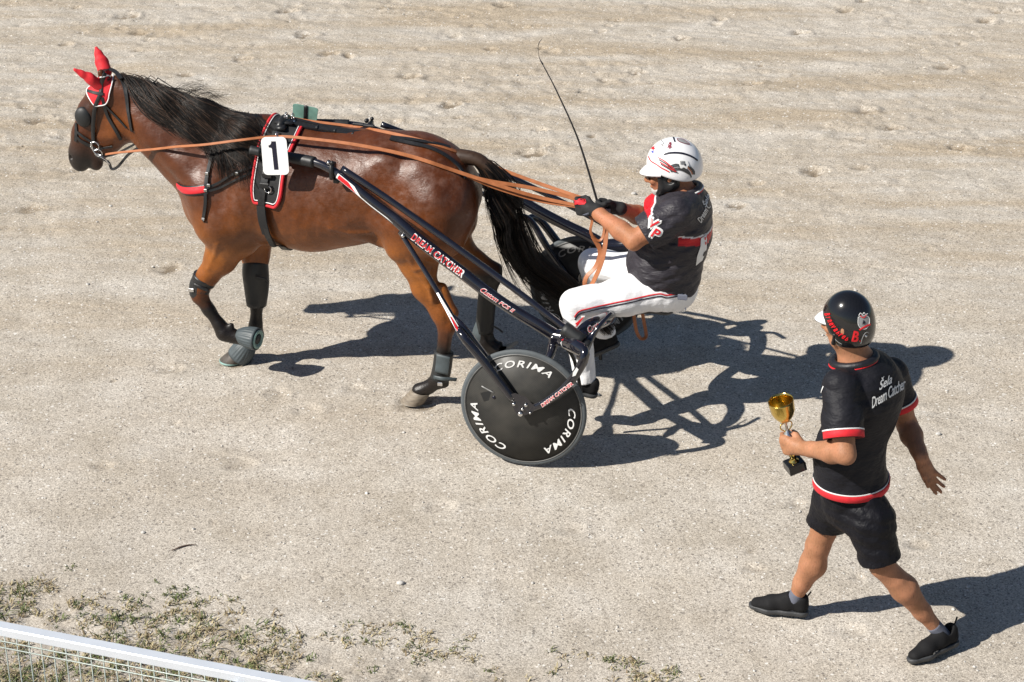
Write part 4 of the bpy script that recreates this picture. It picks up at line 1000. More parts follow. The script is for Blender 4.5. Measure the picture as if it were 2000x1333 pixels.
shaft_text('DREAM CATCHER', 810, 904.5, 22, .033, M['redpaint'], 'lettering', .0, .010, .0042, 1.14)
shaft_text('Custom', 941, 975, 20, .028, M['decal'], 'lettering', .45, .03, .0012, .85)
shaft_text('Custom', 942, 975, 20, .024, M['redpaint'], 'lettering', .45, .0, .0040, .87)
shaft_text('FCS II', 977, 1005, 18, .020, M['decal'], 'lettering', .3, .04, .0012)
shaft_text('FCS II', 977, 1005, 18, .017, M['redpaint'], 'lettering', .3, .0, .0040)
plaque(661, 775, 4, .030, M['decal'], name='stripe', lift=.0010, taper=lambda f_: (1 if f_ < .28 else max(.22, 1-(f_-.28)*5))*(1 if f_ < .9 else (1-f_)*9+.05))
plaque(664, 700, 4, .023, M['redpaint'], name='stripe', lift=.0018, taper=lambda f_: 1 if f_ < .5 else max(.1, 1-(f_-.5)*1.9))
# flat decals on the arch, yoke and strut
def flat_decal(s_, p0, p1, up, ht, m, name, lat0, lat1=None, shear=.2, fat=.02, lift=.0):
    a, b = P(*p0, lat0), P(*p1, lat1 if lat1 is not None else lat0); V2, F2, ww, hh = letters(s_, shear, fat); T = unit(b-a); n = unit(CAMC-(a+b)/2); u = unit(np.cross(n, T)); u = u if u[2] > 0 else -u; n = unit(np.cross(T, u)); n = n if n[1] > 0 else -n
    V = [(a+b)/2+T*x/ww*np.linalg.norm(b-a)+u*y/hh*ht+n*(lift+zz) for x, y, zz in V2]
    return mesh(name, V, F2, m, cart, smooth=False)
flat_decal('Custom', (1148, 646), (1182, 626), 0, .034, M['decal'], 'lettering', .615, .50, .4, .04)
flat_decal('Custom', (1148, 646), (1182, 626), 0, .028, M['redpaint'], 'lettering', .618, .503, .4, .0, .002)
flat_decal('DREAM CATCHER', (1058, 793), (1118, 749), 0, .018, M['decal'], 'lettering', HY+.079, HY+.079, .1, .05)
flat_decal('DREAM CATCHER', (1058, 793), (1118, 749), 0, .016, M['redpaint'], 'lettering', HY+.082, HY+.082, .1, .0, .001)
def decal_poly(pts, lat, m, name='stripe'):
    V = [P(x, y, lat) for x, y in pts]; mesh(name, V, [list(range(len(V)))], m, cart, smooth=False)
decal_poly([(1121, 644), (1124, 636), (1120, 634), (1136, 622), (1134, 617), (1143, 617), (1127, 640)], .625, M['decal'])
decal_poly([(1123, 640), (1126, 635), (1123, 633), (1138, 620), (1141, 619), (1129, 636)], .628, M['redpaint'])
decal_poly([(1094, 670), (1100, 664), (1104, 672), (1110, 678), (1106, 682), (1098, 678)], .665, M['decal'], 'emblem')
decal_poly([(1096, 664), (1103, 661), (1109, 668), (1118, 670), (1110, 677), (1102, 671)], .667, M['redpaint'], 'emblem')
decal_poly([(1106, 662), (1117, 669), (1112, 674), (1106, 668)], .669, M['shoe_green'], 'emblem')
decal_poly([(1119, 728), (1126, 718), (1130, 722), (1124, 734), (1118, 736)], HY+.078, M['decal'], 'emblem')
def strut_pt(x): return None
def strut_decal(pts, m, lift):
    mesh('stripe', [P(x, y, l+lift) for x, y, l in pts], [list(range(len(pts)))], m, cart, smooth=False)
strut_decal([(852, 573, .62), (856, 572, .62), (878, 608, .68), (897, 640, .735), (906, 658, .78), (899, 661, .78), (893, 650, .77)], M['decal'], .014)
strut_decal([(874, 607, .675), (878, 612, .685), (896, 642, .74), (903, 657, .78), (899, 658, .78), (890, 641, .75)], M['redpaint'], .016)

# ------------------------------------------------------------------ the reins
rr_ = root('reins', P(900, 338, .12))
tag(rr_, 'long tan leather reins running from the horse\'s bit to the driver\'s gloves', 'reins')
def rein(pts, wd, seg=None, nrm=(0, .6, .8), name='rein', rest=True):
    pp = catmull(np.array([P(x, y, l) for x, y, l in pts]), 10*(len(pts)-1)+1); pv = pix(pp); d0 = np.linalg.norm(pp-CAMC, axis=1)
    if rest:
        for i_, (x, y) in enumerate(pv):
            q_, n_ = HS.hit(x, y)
            if q_ is not None and np.linalg.norm(q_-CAMC)-.012 < d0[i_]: pp[i_] = q_+(CAMC-q_)/np.linalg.norm(CAMC-q_)*.012
        for _ in range(3): pp[1:-1] = (pp[:-2]+2*pp[1:-1]+pp[2:])/4
    V, F = ribbon(pp, nrm, wd, .0035, seg=seg or len(pp)); return mesh(name, V, F, M['rein'], rr_, smooth=False)
rein([(206, 302, .14), (235, 298, .16), (300, 292, .20), (345, 287, .25), (400, 283, .30), (470, 274, .30), (541, 267, .23), (610, 272, .24), (700, 284, .25), (800, 305, .24), (900, 338, .20), (1000, 371, .16), (1070, 390, .12), (1130, 402, .11)], [.013, .014, .015, .015, .015, .017, .018, .020, .021, .021, .021, .021, .020])
rein([(560, 228, -.02), (600, 236, -.04), (700, 249, -.06), (770, 262, -.07), (860, 285, -.07), (930, 312, -.06), (1010, 343, -.05), (1080, 368, -.03), (1140, 388, .0)], [.013, .016, .018, .019, .019, .020, .020])
rein([(905, 342, .17), (960, 355, .13), (1030, 366, .08), (1100, 382, .05), (1138, 394, .06)], .022)
rein([(915, 344, .19), (950, 360, .17), (1002, 378, .15), (1060, 394, .12), (1130, 404, .11)], .020)
rein([(1140, 410, .12), (1156, 428, .12), (1153, 450, .13), (1160, 466, .13), (1173, 470, .12), (1180, 450, .10), (1176, 430, .08)], .014, name='loose_end')
rein([(1158, 462, .12), (1172, 490, .13), (1164, 520, .15), (1146, 540, .17), (1142, 556, .18), (1150, 562, .18), (1160, 548, .18), (1176, 510, .16), (1183, 470, .12), (1184, 440, .08)], .024, seg=90, name='loose_end')
rein([(1236, 596, .10), (1240, 630, .10), (1244, 650, .10), (1252, 662, .10), (1262, 658, .08), (1258, 630, .06), (1252, 600, .06)], .018, seg=60, name='loose_end')

# ------------------------------------------------------------------ people: shared helpers
def attr_cloth(name, rough, bump, bs, bd, spec=.45, sheen=0.):
    t = NT(name); b = t.b; v = t.coord(); a = t.n('ShaderNodeAttribute', attribute_name='col')
    c = t.mix(1., a.outputs['Color'], t.ramp(t.noise(v, 10, 4), [(.25, (.86,)*3), (.75, (1.1,)*3)]), 'MULTIPLY'); t.l(c, b.inputs['Base Color'])
    b.inputs['Roughness'].default_value = rough; b.inputs['Specular IOR Level'].default_value = spec; b.inputs['Sheen Weight'].default_value = sheen
    n1 = t.bump(t.noise(t.coord((1, 1, 2.2)), bs, 4, .55), bump, bd); t.l(t.bump(t.noise(v, 420, 2), .2, .0008, n1), b.inputs['Normal'])
    return t.m
M['shirtA'] = attr_cloth('charcoal nylon jersey', .5, .75, 14, .022, spec=.3); M['shirtB'] = attr_cloth('black polo jersey', .6, .7, 11, .020, spec=.22)
M['trouserA'] = attr_cloth('white satin trousers', .5, .5, 16, .012, sheen=.1)
def wrinkle(X, comps):
    """folds: sum of (direction, wavelength, amplitude, seed) ridges, bent by noise"""
    o = 0
    for d, wl, am, sd in comps:
        ph = (X@unit(d).astype(np.float32))*2*np.pi/wl+2.2*snoise(X, 7, sd)
        o = o+am*(1-np.abs(np.sin(ph*.5))*1.6)*(.5+.5*np.clip(snoise(X, 6, sd+9)*1.5, -1, 1))
    return o
def head(F, c, fw, up, s=1.):
    fw = unit(fw); up = unit(A(*up)-fw*np.dot(up, fw)); sd = np.cross(up, fw); c = A(*c)
    q = lambda x, y, z: c+s*(x*fw+y*sd+z*up)
    R = np.stack([fw, sd, up], 1)
    F.ell(q(-.012, 0, .030), s*A(.088, .071, .084), R, .02); F.ell(q(.020, 0, -.035), s*A(.072, .062, .078), R, .035)
    F.rc(q(.040, 0, -.085), q(.052, 0, -.088), .028*s, .024*s, .03)                 # chin
    F.rc(q(.085, 0, .008), q(.108, 0, -.028), .010*s, .0155*s, .012)                # nose
    for y in (1, -1):
        F.ell(q(.100, .011*y, -.034), s*A(.010, .009, .008), R, .006)
        F.ell(q(.074, .034*y, -.022), s*A(.022, .026, .02), R, .02)                 # cheeks
        F.rc(q(.086, .012*y, .020), q(.076, .045*y, .018), .010*s, .009*s, .012)    # brow
        F.ell(q(.088, .031*y, .004), s*A(.010, .016, .010), R, .008, op='cut')       # eye sockets
        F.ell(q(-.005, .078*y, -.008), s*A(.018, .008, .030), R, .006)              # ears
        F.rc(q(.0, .055*y, -.055), q(.045, .030*y, -.088), .018*s, .016*s, .02)     # jaw
    F.rc(q(.086, -.02, -.060), q(.086, .02, -.060), .0085*s, .0085*s, .006); F.rc(q(.088, -.019, -.0545), q(.088, .019, -.0545), .003, .003, .002, op='cut')
    return q, R
def fist(F, w, d, u, p, s=1., k=.009, open_=0.):
    """closed hand: w wrist, d towards the knuckles, u thumb side, p the way the fingers curl"""
    d = unit(d); p = unit(A(*p)-d*np.dot(p, d)); u = unit(A(*u)-d*np.dot(u, d)-p*np.dot(u, p)); w = A(*w)
    q = lambda a, b, c: w+s*(a*d+b*u+c*p)
    F.rc(q(-.01, 0, 0), q(.03, .004, .002), .027*s, .030*s, .02)
    F.rc(q(.03, .012, .0), q(.078, .022, .0), .022*s, .018*s, .02); F.rc(q(.03, -.012, .0), q(.074, -.030, .004), .022*s, .016*s, .02)
    for i, (kn, ln, r) in enumerate(((.086, 1., .0112), (.090, 1.08, .0115), (.086, 1., .0110), (.078, .85, .0098))):
        b = .032-.0215*i; o = open_
        K = q(kn, b, .0); a1 = q(kn+.018*ln, b*.97, .026*ln); a2 = q(kn-.002, b*.95, .050*ln+o); a3 = q(kn-.026*ln, b*.95, .048*ln+o)
        F.chain([(q(kn-.02, b, -.002), r*1.15*s), (K, r*1.18*s)], k=.012); F.chain([(K, r*1.12*s), (a1, r*s), (a2, r*.94*s), (a3, r*.85*s)], k=.003)
    F.chain([(q(.012, .022, .012), .017*s), (q(.042, .042, .030), .0135*s), (q(.066, .036, .052), .0118*s), (q(.088, .022, .060), .0105*s)], k=.008)
    return q(.070, 0, .026)
def proj(surf, x, y, off, last=[None]):
    q, n = surf.hit(x, y)
    if q is None: return last[0] if last[0] is not None else (P(x, y, 0) if surf.cart else W(x, y, YM))
    last[0] = q+n*off; return last[0]
def proj_text(surf, s, c, rx, ry, m, par, name='lettering', shear=0., fat=0., off=.003, spacing=1.):
    """c centre px, rx pixel vector of the full width, ry pixel vector of the full height (upwards)"""
    V2, F2, w_, h_ = letters(s, shear, fat, spacing); V = []
    for x, y, zz in V2:
        V.append(proj(surf, c[0]+x/w_*rx[0]+y/h_*ry[0], c[1]+x/w_*rx[1]+y/h_*ry[1], off+zz))
    return mesh(name, V, F2, m, par, smooth=False)
def proj_poly(surf, px, m, par, name, off=.003, n=5):
    px = np.asarray(px, float); c = px.mean(0); k = len(px); V = [proj(surf, *c, off)]; F = []
    for j in range(1, n+1):
        for x, y in px: V.append(proj(surf, *(c+(A(x, y)-c)*j/n), off))
    F = [[0, 1+i, 1+(i+1) % k] for i in range(k)]+[[1+(j-1)*k+i, 1+j*k+i, 1+j*k+(i+1) % k, 1+(j-1)*k+(i+1) % k] for j in range(1, n) for i in range(k)]
    return mesh(name, V, F, m, par)
def proj_line(surf, px, w_, m, par, name='stripe', off=.003, th=.0012, n=None):
    p, nn = surf.line(px, n or 8*len(px), off); V, F = ribbon(p, nn, w_, th, seg=2*len(p)); return mesh(name, V, F, m, par)

# ------------------------------------------------------------------ the driver
drv = root('person', A(-.45, 0, .5))
tag(drv, 'driver seated on the cart in white helmet, charcoal jersey and white trousers, holding the reins', 'person')
Dp = P
f = Field(A(-.85, -.48, .0), A(.52, .50, 1.66), .006)
hc = Dp(1304, 337, 0); hfw = unit(A(1, .10, -.16)); q_, R_h = head(f, hc, hfw, (0, 0, 1), 1.02)
f.chain([(Dp(1322, 350, 0), .062), (Dp(1336, 385, 0), .066)], k=.04)
f.chain([(Dp(1334, 412, 0), .125, 1.35), (Dp(1326, 460, 0), .150, 1.20), (Dp(1300, 515, 0), .150, 1.10), (Dp(1312, 558, 0), .112, 1.2)], k=.06)
SHn, ELn, WRn = Dp(1322, 418, .205), Dp(1238, 470, .285), Dp(1160, 411, .13)
SHf, ELf, WRf = Dp(1338, 383, -.205), Dp(1262, 426, -.27), Dp(1206, 407, -.065)
for a_, b_, c_ in ((SHn, ELn, WRn), (SHf, ELf, WRf)):
    f.chain([(a_, .068), ((a_+b_)/2, .055), (b_, .047)], k=.05); f.chain([(b_, .046), (b_*.68+c_*.32, .049), (b_*.15+c_*.85, .034), (c_, .029)], k=.02)
    f.ell(b_-unit(c_-b_)*.022-unit(a_-b_)*.020, (.022, .022, .022), k=.03); f.rc(b_*.92+c_*.08+A(0, 0, .012), b_*.45+c_*.55+A(0, 0, .012), .034, .024, .02)
KNn, ANn = Dp(1122, 594, .27), Dp(1143, 742, .30); KNf, ANf = Dp(1157, 514, -.27), Dp(1182, 650, -.34)
HPn, HPf = Dp(1298, 566, .10), Dp(1310, 546, -.10)
for a_, b_, c_ in ((HPn, KNn, ANn), (HPf, KNf, ANf)):
    f.chain([(a_, .090), (a_*.5+b_*.5, .080), (b_, .060)], k=.05); f.chain([(b_, .060), (b_*.6+c_*.4, .058), (c_, .038)], k=.03)
V, Q = f.mesh(1); body = mesh('body', V, Q, M['skin'], drv)
# gloves closed on the reins
fg = Field(np.minimum(WRn, WRf)-.14, np.maximum(WRn, WRf)+.16, .0035); print('hands', WRn, WRf)
hn = unit(Dp(1128, 404, .11)-WRn); cn = fist(fg, WRn+hn*.008, hn, (0, .15, 1), (0, -1, 0), 1.0)
hf_ = unit(Dp(1168, 402, -.04)-WRf); cf_ = fist(fg, WRf+hf_*.008, hf_, (0, -.15, 1), (0, 1, 0), 1.0)
fg.rc(WRn-hn*.018, WRn+hn*.01, .038, .036, .01); fg.rc(WRf-hf_*.016, WRf+hf_*.01, .036, .035, .01)
V, Q = fg.mesh(1)
near_ = V[:, 1] > (WRn[1]+WRf[1])/2
for nm, sel in (('near', near_), ('far', ~near_)):
    idx = np.cumsum(sel)-1; Qs = Q[sel[Q].all(1)]; gl = mesh('glove', V[sel], idx[Qs], M['neoprene'], drv)
    gs = Surf(V[sel], idx[Qs])
    if nm == 'near': proj_poly(gs, [(1121, 392), (1132, 389), (1144, 389), (1145, 396), (1142, 400), (1130, 400), (1120, 402)], M['red'], gl, 'red_panel', .003); proj_poly(gs, [(1136, 420), (1150, 415), (1151, 419), (1138, 424)], M['sock'], gl, 'cuff_tab', .003)
    else: proj_poly(gs, [(1158, 391), (1164, 389), (1168, 391), (1160, 395)], M['red'], gl, 'red_panel', .003); proj_poly(gs, [(1183, 408), (1192, 408), (1194, 418), (1188, 424), (1182, 418)], M['sock'], gl, 'palm_panel', .003)
# jersey
f = Field(A(-.88, -.50, .55), A(.08, .52, 1.5), .006)
f.chain([(Dp(1336, 396, 0), .085, 1.3), (Dp(1331, 416, 0), .142, 1.32), (Dp(1321, 458, 0), .168, 1.20), (Dp(1298, 512, 0), .184, 1.12), (Dp(1303, 545, 0), .168, 1.15)], k=.06)
f.rc(Dp(1334, 412, .12), Dp(1342, 470, .08), .095, .09, .06); f.rc(Dp(1342, 397, -.12), Dp(1348, 450, -.10), .095, .09, .06)
sl_n = SHn*.24+ELn*.76; sl_f = SHf*.25+ELf*.75
for a_, b_ in ((SHn, ELn), (SHf, ELf)):
    f.chain([(a_+A(.0, 0, .004), .090), (a_*.55+b_*.45, .092), (a_*.15+b_*.85, .096)], k=.04)
X = f.points(); f.D += wrinkle(X, (((.5, 0, 1), .065, .0032, 3), ((.9, .2, -.4), .08, .0030, 5), ((0, 0, 1), .035, .0016, 8))).astype(np.float32)
# sleeve ends and hem: planes limited to where they apply
def cut_local(F, p, n, c, r):
    S, X = F.sl(A(*c)-r, A(*c)+r); d = (X-A(*p))@unit(n); m = np.linalg.norm(X-A(*c), axis=-1) < r
    D = F.D[S]; F.D[S] = np.where(m, np.maximum(D, d), D).astype(np.float32)
cut_local(f, sl_n, ELn-SHn, ELn, .135); cut_local(f, sl_f, ELf-SHf, ELf, .13)
hem_a, hem_b, hem_n = Dp(1236, 520, 0), Dp(1346, 572, 0), None
tt = unit(hem_b-hem_a); hn_ = np.cross(tt, A(0, 1, 0)); hn_ = hn_ if hn_[2] < 0 else -hn_
f.cut(hem_a, hn_)
cut_local(f, Dp(1334, 372, 0), A(.35, 0, 1), Dp(1334, 366, 0), .10)
V, Q = f.mesh(1)
c = np.tile(A(.030, .027, .034), (len(V), 1)); red = A(.50, .010, .018); wht = A(.75, .75, .76)
pc = pix(V)
axis_t = unit(Dp(1334, 412, 0)-Dp(1310, 530, 0)); tl_ = (V-Dp(1310, 530, 0))@axis_t; bk = V[:, 0]+(V[:, 2]-1.1)*.15
rel = (V-Dp(1356, 452, .05))@axis_t+.0*V[:, 1]; on_back = (pc[:, 0] > 1324) & (bk < Dp(1334, 455, 0)[0]+.03) & (np.abs(V[:, 1]) < .235)
def soft(m, w_): return m
c[on_back & (np.abs(rel) < .022)] = red; c[on_back & (rel > .022) & (rel < .030)] = wht
fr = (pc[:, 0] < 1287-.25*(pc[:, 1]-375)) & (pc[:, 1] > 372) & (pc[:, 1] < 441) & (V[:, 0] > Dp(1310, 400, 0)[0])
zz = 1284-.28*(pc[:, 1]-375)+3*np.abs(((pc[:, 1]-375)/11) % 2-1)
frm = (pc[:, 1] > 372) & (pc[:, 1] < 436) & (V[:, 0] > Dp(1316, 400, 0)[0]) & (np.linalg.norm(V-ELn, axis=1) > .16)
c[frm & (pc[:, 0] < zz)] = wht; c[frm & (pc[:, 0] < zz-3.2)] = red
jersey = mesh('jersey', V, Q, M['shirtA'], drv, col=c); JS = Surf(V, Q)
proj_text(JS, 'V', (1277, 438), (19, 8), (7, -18), M['decal'], jersey, shear=.2, fat=.09); proj_text(JS, 'V', (1277, 438), (16, 7), (6, -15), M['redpaint'], jersey, shear=.2, fat=.02, off=.006)
proj_text(JS, 'P', (1281, 456), (16, 8), (8, -19), M['decal'], jersey, shear=.2, fat=.09); proj_text(JS, 'P', (1281, 456), (13, 7), (7, -16), M['redpaint'], jersey, shear=.2, fat=.02, off=.006)
proj_text(JS, 'Šela', (1377, 392), (8, -24), (-9, -5), M['decal'], jersey, shear=.4, fat=.01)
proj_text(JS, 'Dream C', (1374, 416), (20, -34), (-9, -6), M['decal'], jersey, shear=.4, fat=.01)
proj_poly(JS, [(1368, 466), (1380, 458), (1379, 486), (1371, 508), (1358, 519), (1361, 500), (1367, 482)], M['white'], jersey, 'number_cloth', .004)
for x, y in ((1376, 467), (1380, 464), (1377, 476), (1381, 473)): proj_poly(JS, [(x-1.5, y-3), (x+1, y-4), (x+1.3, y+1), (x-1.2, y+2)], M['redpaint'], jersey, 'card_mark', .0055)
# collar with red and white edge
cq = [Dp(1331, 375, 0)+.092*A(math.cos(t), math.sin(t)*.98, -.30*math.cos(t)+.10) for t in np.linspace(0, 2*np.pi, 17)]
V, F = tube(cq, .016, n=10, seg=50); co = mesh('collar', V, F, M['shirt'], jersey)
V, F = tube([p+A(*(unit(p-Dp(1331, 375, 0))*A(1, 1, .2)))*.019+A(0, 0, -.004) for p in cq], .0045, n=6, seg=50); mesh('piping', V, F, M['white'], co)
V, F = tube([p+A(*(unit(p-Dp(1331, 375, 0))*A(1, 1, .2)))*.019+A(0, 0, -.013) for p in cq], .0045, n=6, seg=50); mesh('piping', V, F, M['redpaint'], co)
# trousers
f = Field(A(-.80, -.48, .08), A(.34, .50, 1.0), .006)
f.chain([(Dp(1293, 530, 0), .160, 1.14), (Dp(1312, 560, 0), .138, 1.28)], k=.06)
for a_, b_, c_, an in ((HPn, KNn, ANn, 1), (HPf, KNf, ANf, -1)):
    f.chain([(a_, .106), (a_*.55+b_*.45, .097), (a_*.15+b_*.85, .076), (b_, .071)], k=.05); f.chain([(b_, .073), (b_*.6+c_*.4, .070), (c_, .058)], k=.03)
X = f.points(); f.D += wrinkle(X, (((1, 0, .25), .06, .0024, 13), ((.6, .4, 1), .08, .0024, 15), ((1, .2, 0), .022, .0012, 17))).astype(np.float32)
for kn, an in ((KNn, ANn), (KNf, ANf)): cut_local(f, an+unit(an-kn)*.01, an-kn, an, .13)
V, Q = f.mesh(1)
c = np.tile(A(.82, .82, .84), (len(V), 1)); tro = mesh('trousers', V, Q, M['trouserA'], drv, col=c); TS = Surf(V, Q)
side = [(1344, 570), (1325, 580), (1300, 582), (1270, 583), (1235, 593), (1190, 598), (1150, 604), (1128, 611), (1121, 622)]
side = [(1341, 566), (1322, 574), (1300, 577), (1290, 574), (1265, 578), (1230, 586), (1190, 594), (1150, 603), (1130, 609), (1122, 620)]
proj_line(TS, side, .007, M['redpaint'], tro, off=.002); proj_line(TS, [(x+1, y+5) for x, y in side], .007, M['ink'], tro, off=.002)
# belt, shoes
p0 = (hem_a+hem_b)/2+hn_*-.0
bl = [p0+tt*math.cos(t)*(np.linalg.norm(hem_b-hem_a)/2+.0)*.98+A(0, 1, 0)*math.sin(t)*.205+hn_*.004 for t in np.linspace(0, 2*np.pi, 25)]
V, F = ribbon(bl, [unit(p-p0) for p in bl], .036, .008, seg=96); be = mesh('belt', V, F, M['ink'], drv)
V, F = box(JS.near(Dp(1327, 566, .15))[0]+A(-.01, .022, -.02), .05, .012, .03, bev=.004); mesh('belt_clip', V, F, M['sock'], be)
def shoe(c_heel, toe, up, L=.29, wd=.05, mats=(M['shoe'], M['sole']), par=None, laces=True, sock=None, cart=True):
    """low trainer from heel to toe on its sole plane"""
    fw = unit(A(*toe)-A(*c_heel)); up = unit(A(*up)-fw*np.dot(up, fw)); sd = np.cross(up, fw); c0 = A(*c_heel)
    q = lambda x, y, z: c0+fw*x*L+sd*y+up*z
    F = Field(np.minimum(c0, toe)-.16, np.maximum(c0, toe)+.16, .0045)
    R = np.stack([fw, sd, up], 1)
    F.chain([(q(.11, 0, .044), .030), (q(.35, 0, .044), .032), (q(.62, .003, .036), .034, 1.1), (q(.86, .004, .027), .026, 1.3)], k=.02, ax=sd)
    F.chain([(q(.10, 0, .050), .029), (q(.11, 0, .078), .029), (q(.30, 0, .070), .033)], k=.02, ax=sd)
    F.rc(q(.32, 0, .080), q(.60, 0, .050), .024, .024, .02)
    F.cut(q(0, 0, .020), -up)
    F.rc(q(.19, 0, .12), q(.21, 0, .088), .034, .031, .006, op='cut')
    o = mesh('shoe', *F.mesh(1), mats[0], par)
    F = Field(np.minimum(c0, toe)-.13, np.maximum(c0, toe)+.13, .0045)
    F.chain([(q(.10, 0, .016), .035), (q(.35, 0, .016), .034), (q(.65, .004, .017), .042), (q(.88, .004, .020), .032)], k=.02, ax=sd)
    F.cut(q(0, 0, .024), up); F.cut(q(0, 0, .0), -up)
    mesh('sole', *F.mesh(1), mats[1], o)
    if laces:
        for i in range(4):
            x = .42+.065*i; V, Fc = tube([q(x, -.022, .066-.008*i), q(x+.01, 0, .083-.010*i), q(x, .022, .066-.008*i)], .0028, n=6, seg=9); mesh('lace', V, Fc, mats[1], o)
        V, Fc = tube([q(.02, 0, .095), q(-.03, 0, .118), q(-.045, 0, .128)], .004, n=6, seg=8); mesh('pull_tab', V, Fc, mats[0], o)
    return o, q
fN = ANn+unit(ANn-KNn)*.075; shoe(fN+A(-.05, 0, -.02), fN+A(.24, .03, .03), (0, 0, 1), par=drv, laces=False)
fF = ANf+unit(ANf-KNf)*.085; shoe(fF+A(-.07, 0, .01), fF+A(.15, .06, -.09), (.35, 0, 1), par=drv, laces=False)
# helmet
def helm(c, R, rad, cutpts, m, par, vx=.0045):
    F = Field(A(*c)-.2, A(*c)+.2, vx)
    F.ell(c, rad, R, .02)
    for p, n in cutpts: F.cut(p, n, .02)
    V, Q = F.mesh(2); return mesh('helmet', V, Q, m, par), Surf(V, Q, par_cart(par))
hcc = Dp(1316, 317, 0); Rz = np.stack([hfw, np.cross(unit(A(0, 0, 1)-hfw*hfw[2]), hfw)*1, unit(A(0, 0, 1)-hfw*hfw[2])], 1)
up_h = Rz[:, 2]; sd_h = Rz[:, 1]
F = Field(hcc-.2, hcc+.2, .0045); F.ell(hcc, (.140, .120, .130), Rz, .02); F.ell(hcc-hfw*.03-up_h*.045, (.108, .108, .116), Rz, .04)
F.cut(hcc-up_h*.030+hfw*.06, unit(-up_h*.93+hfw*.38), .01); F.cut(hcc-up_h*.085, -up_h, .02)
F.ell(hcc-up_h*.105+hfw*.03, (.065, .3, .055), Rz, .01, op='cut')
V, Q = F.mesh(2); hel = mesh('helmet', V, Q, M['helmetw'], drv); HLS = Surf(V, Q)
# peak
br = []
for i in range(15):
    a = math.radians(-62+124*i/14); ci = hcc+hfw*.126*math.cos(a)+sd_h*.118*math.sin(a)-up_h*.012
    co_ = hcc+hfw*(.124+.058*math.cos(a*1.35))*max(math.cos(a), .3)+sd_h*.122*math.sin(a)-up_h*(.026+.012*math.cos(a))
    br.append((ci, co_))
V = []; 
for ci, co_ in br:
    for t in np.linspace(0, 1, 5): V.append(ci*(1-t)+co_*t+up_h*.010*math.sin(math.pi*t)+up_h*.004)
for ci, co_ in br:
    for t in np.linspace(0, 1, 5): V.append(ci*(1-t)+co_*t+up_h*.010*math.sin(math.pi*t)-up_h*.003)
n_ = 75; Fp = [[i*5+j, i*5+j+1, (i+1)*5+j+1, (i+1)*5+j] for i in range(14) for j in range(4)]; Fp += [[x+n_ for x in q[::-1]] for q in Fp[:56]]
Fp += [[i*5+4, i*5+4+n_, (i+1)*5+4+n_, (i+1)*5+4] for i in range(14)]; mesh('peak', V, Fp, M['helmetw'], hel)
proj_line(HLS, [(1267, 306), (1272, 315), (1282, 321), (1292, 328), (1302, 333), (1307, 336)], .006, M['redpaint'], hel)
proj_line(HLS, [(1296, 302), (1312, 299), (1332, 300), (1350, 306), (1362, 314)], .009, M['ink'], hel)
for k_, (dx, dy) in enumerate(((0, 0), (1, 4), (3, 9), (5, 13))):
    proj_line(HLS, [(1286+dx, 308+dy), (1298+dx, 315+dy), (1309+dx, 324+dy*.8), (1318+dx, 332+dy*.4)], .0055, M['rim'] if k_ % 2 else M['redpaint'], hel)
    proj_line(HLS, [(1305+dx, 326+dy*.7), (1320+dx, 321+dy*.8), (1332+dx, 325+dy*.8), (1344+dx, 334+dy*.7), (1349, 343+dy*.3)], .0055, M['rim'], hel)
for k_ in range(3): proj_line(HLS, [(1338+5*k_, 322+2*k_), (1349+3*k_, 334), (1352+2*k_, 341)], .0055, M['rim'] if k_ else M['rein'], hel)
proj_poly(HLS, [(1328, 313), (1342, 314), (1345, 322), (1341, 330), (1329, 329), (1326, 321)], M['decal'], hel, 'card_emblem', .004)
for k_ in range(4): proj_line(HLS, [(1329+2.4*k_, 315), (1329.5+2.4*k_, 322)], .0022, M['rim'], hel, off=.0055)
proj_poly(HLS, [(1337.5, 319), (1339.5, 322), (1337.5, 325), (1335.5, 322)], M['ink'], hel, 'card_pip', .0055)
def star(c, r, n=5, a0=.3): return [(c[0]+(r if i % 2 == 0 else r*.45)*math.cos(a0+i*math.pi/n), c[1]+(r if i % 2 == 0 else r*.45)*math.sin(a0+i*math.pi/n)) for i in range(2*n)]
maroon = mat('maroon decal', (.20, .03, .05), .4); bluep = mat('blue decal', (.10, .12, .45), .4)
proj_poly(HLS, star((1308, 287), 6), maroon, hel, 'star', .003, 3); proj_poly(HLS, star((1309, 281), 4), maroon, hel, 'star', .003, 3)
proj_poly(HLS, star((1276, 290), 5), M['redpaint'], hel, 'star', .003, 3); proj_poly(HLS, star((1275, 297), 3.6), bluep, hel, 'star', .003, 3)
proj_poly(HLS, [(1322, 272), (1335, 274), (1346, 282), (1338, 281), (1326, 277)], M['darkdecal'], hel, 'crest', .003)
proj_line(HLS, [(1322, 272), (1334, 273), (1347, 283), (1336, 281), (1325, 277), (1322, 272)], .003, maroon, hel)
proj_line(HLS, [(1292, 275), (1296, 281), (1292, 284), (1297, 286)], .0025, M['rim'], hel); proj_line(HLS, [(1315, 269), (1318, 278)], .007, M['ink'], hel)
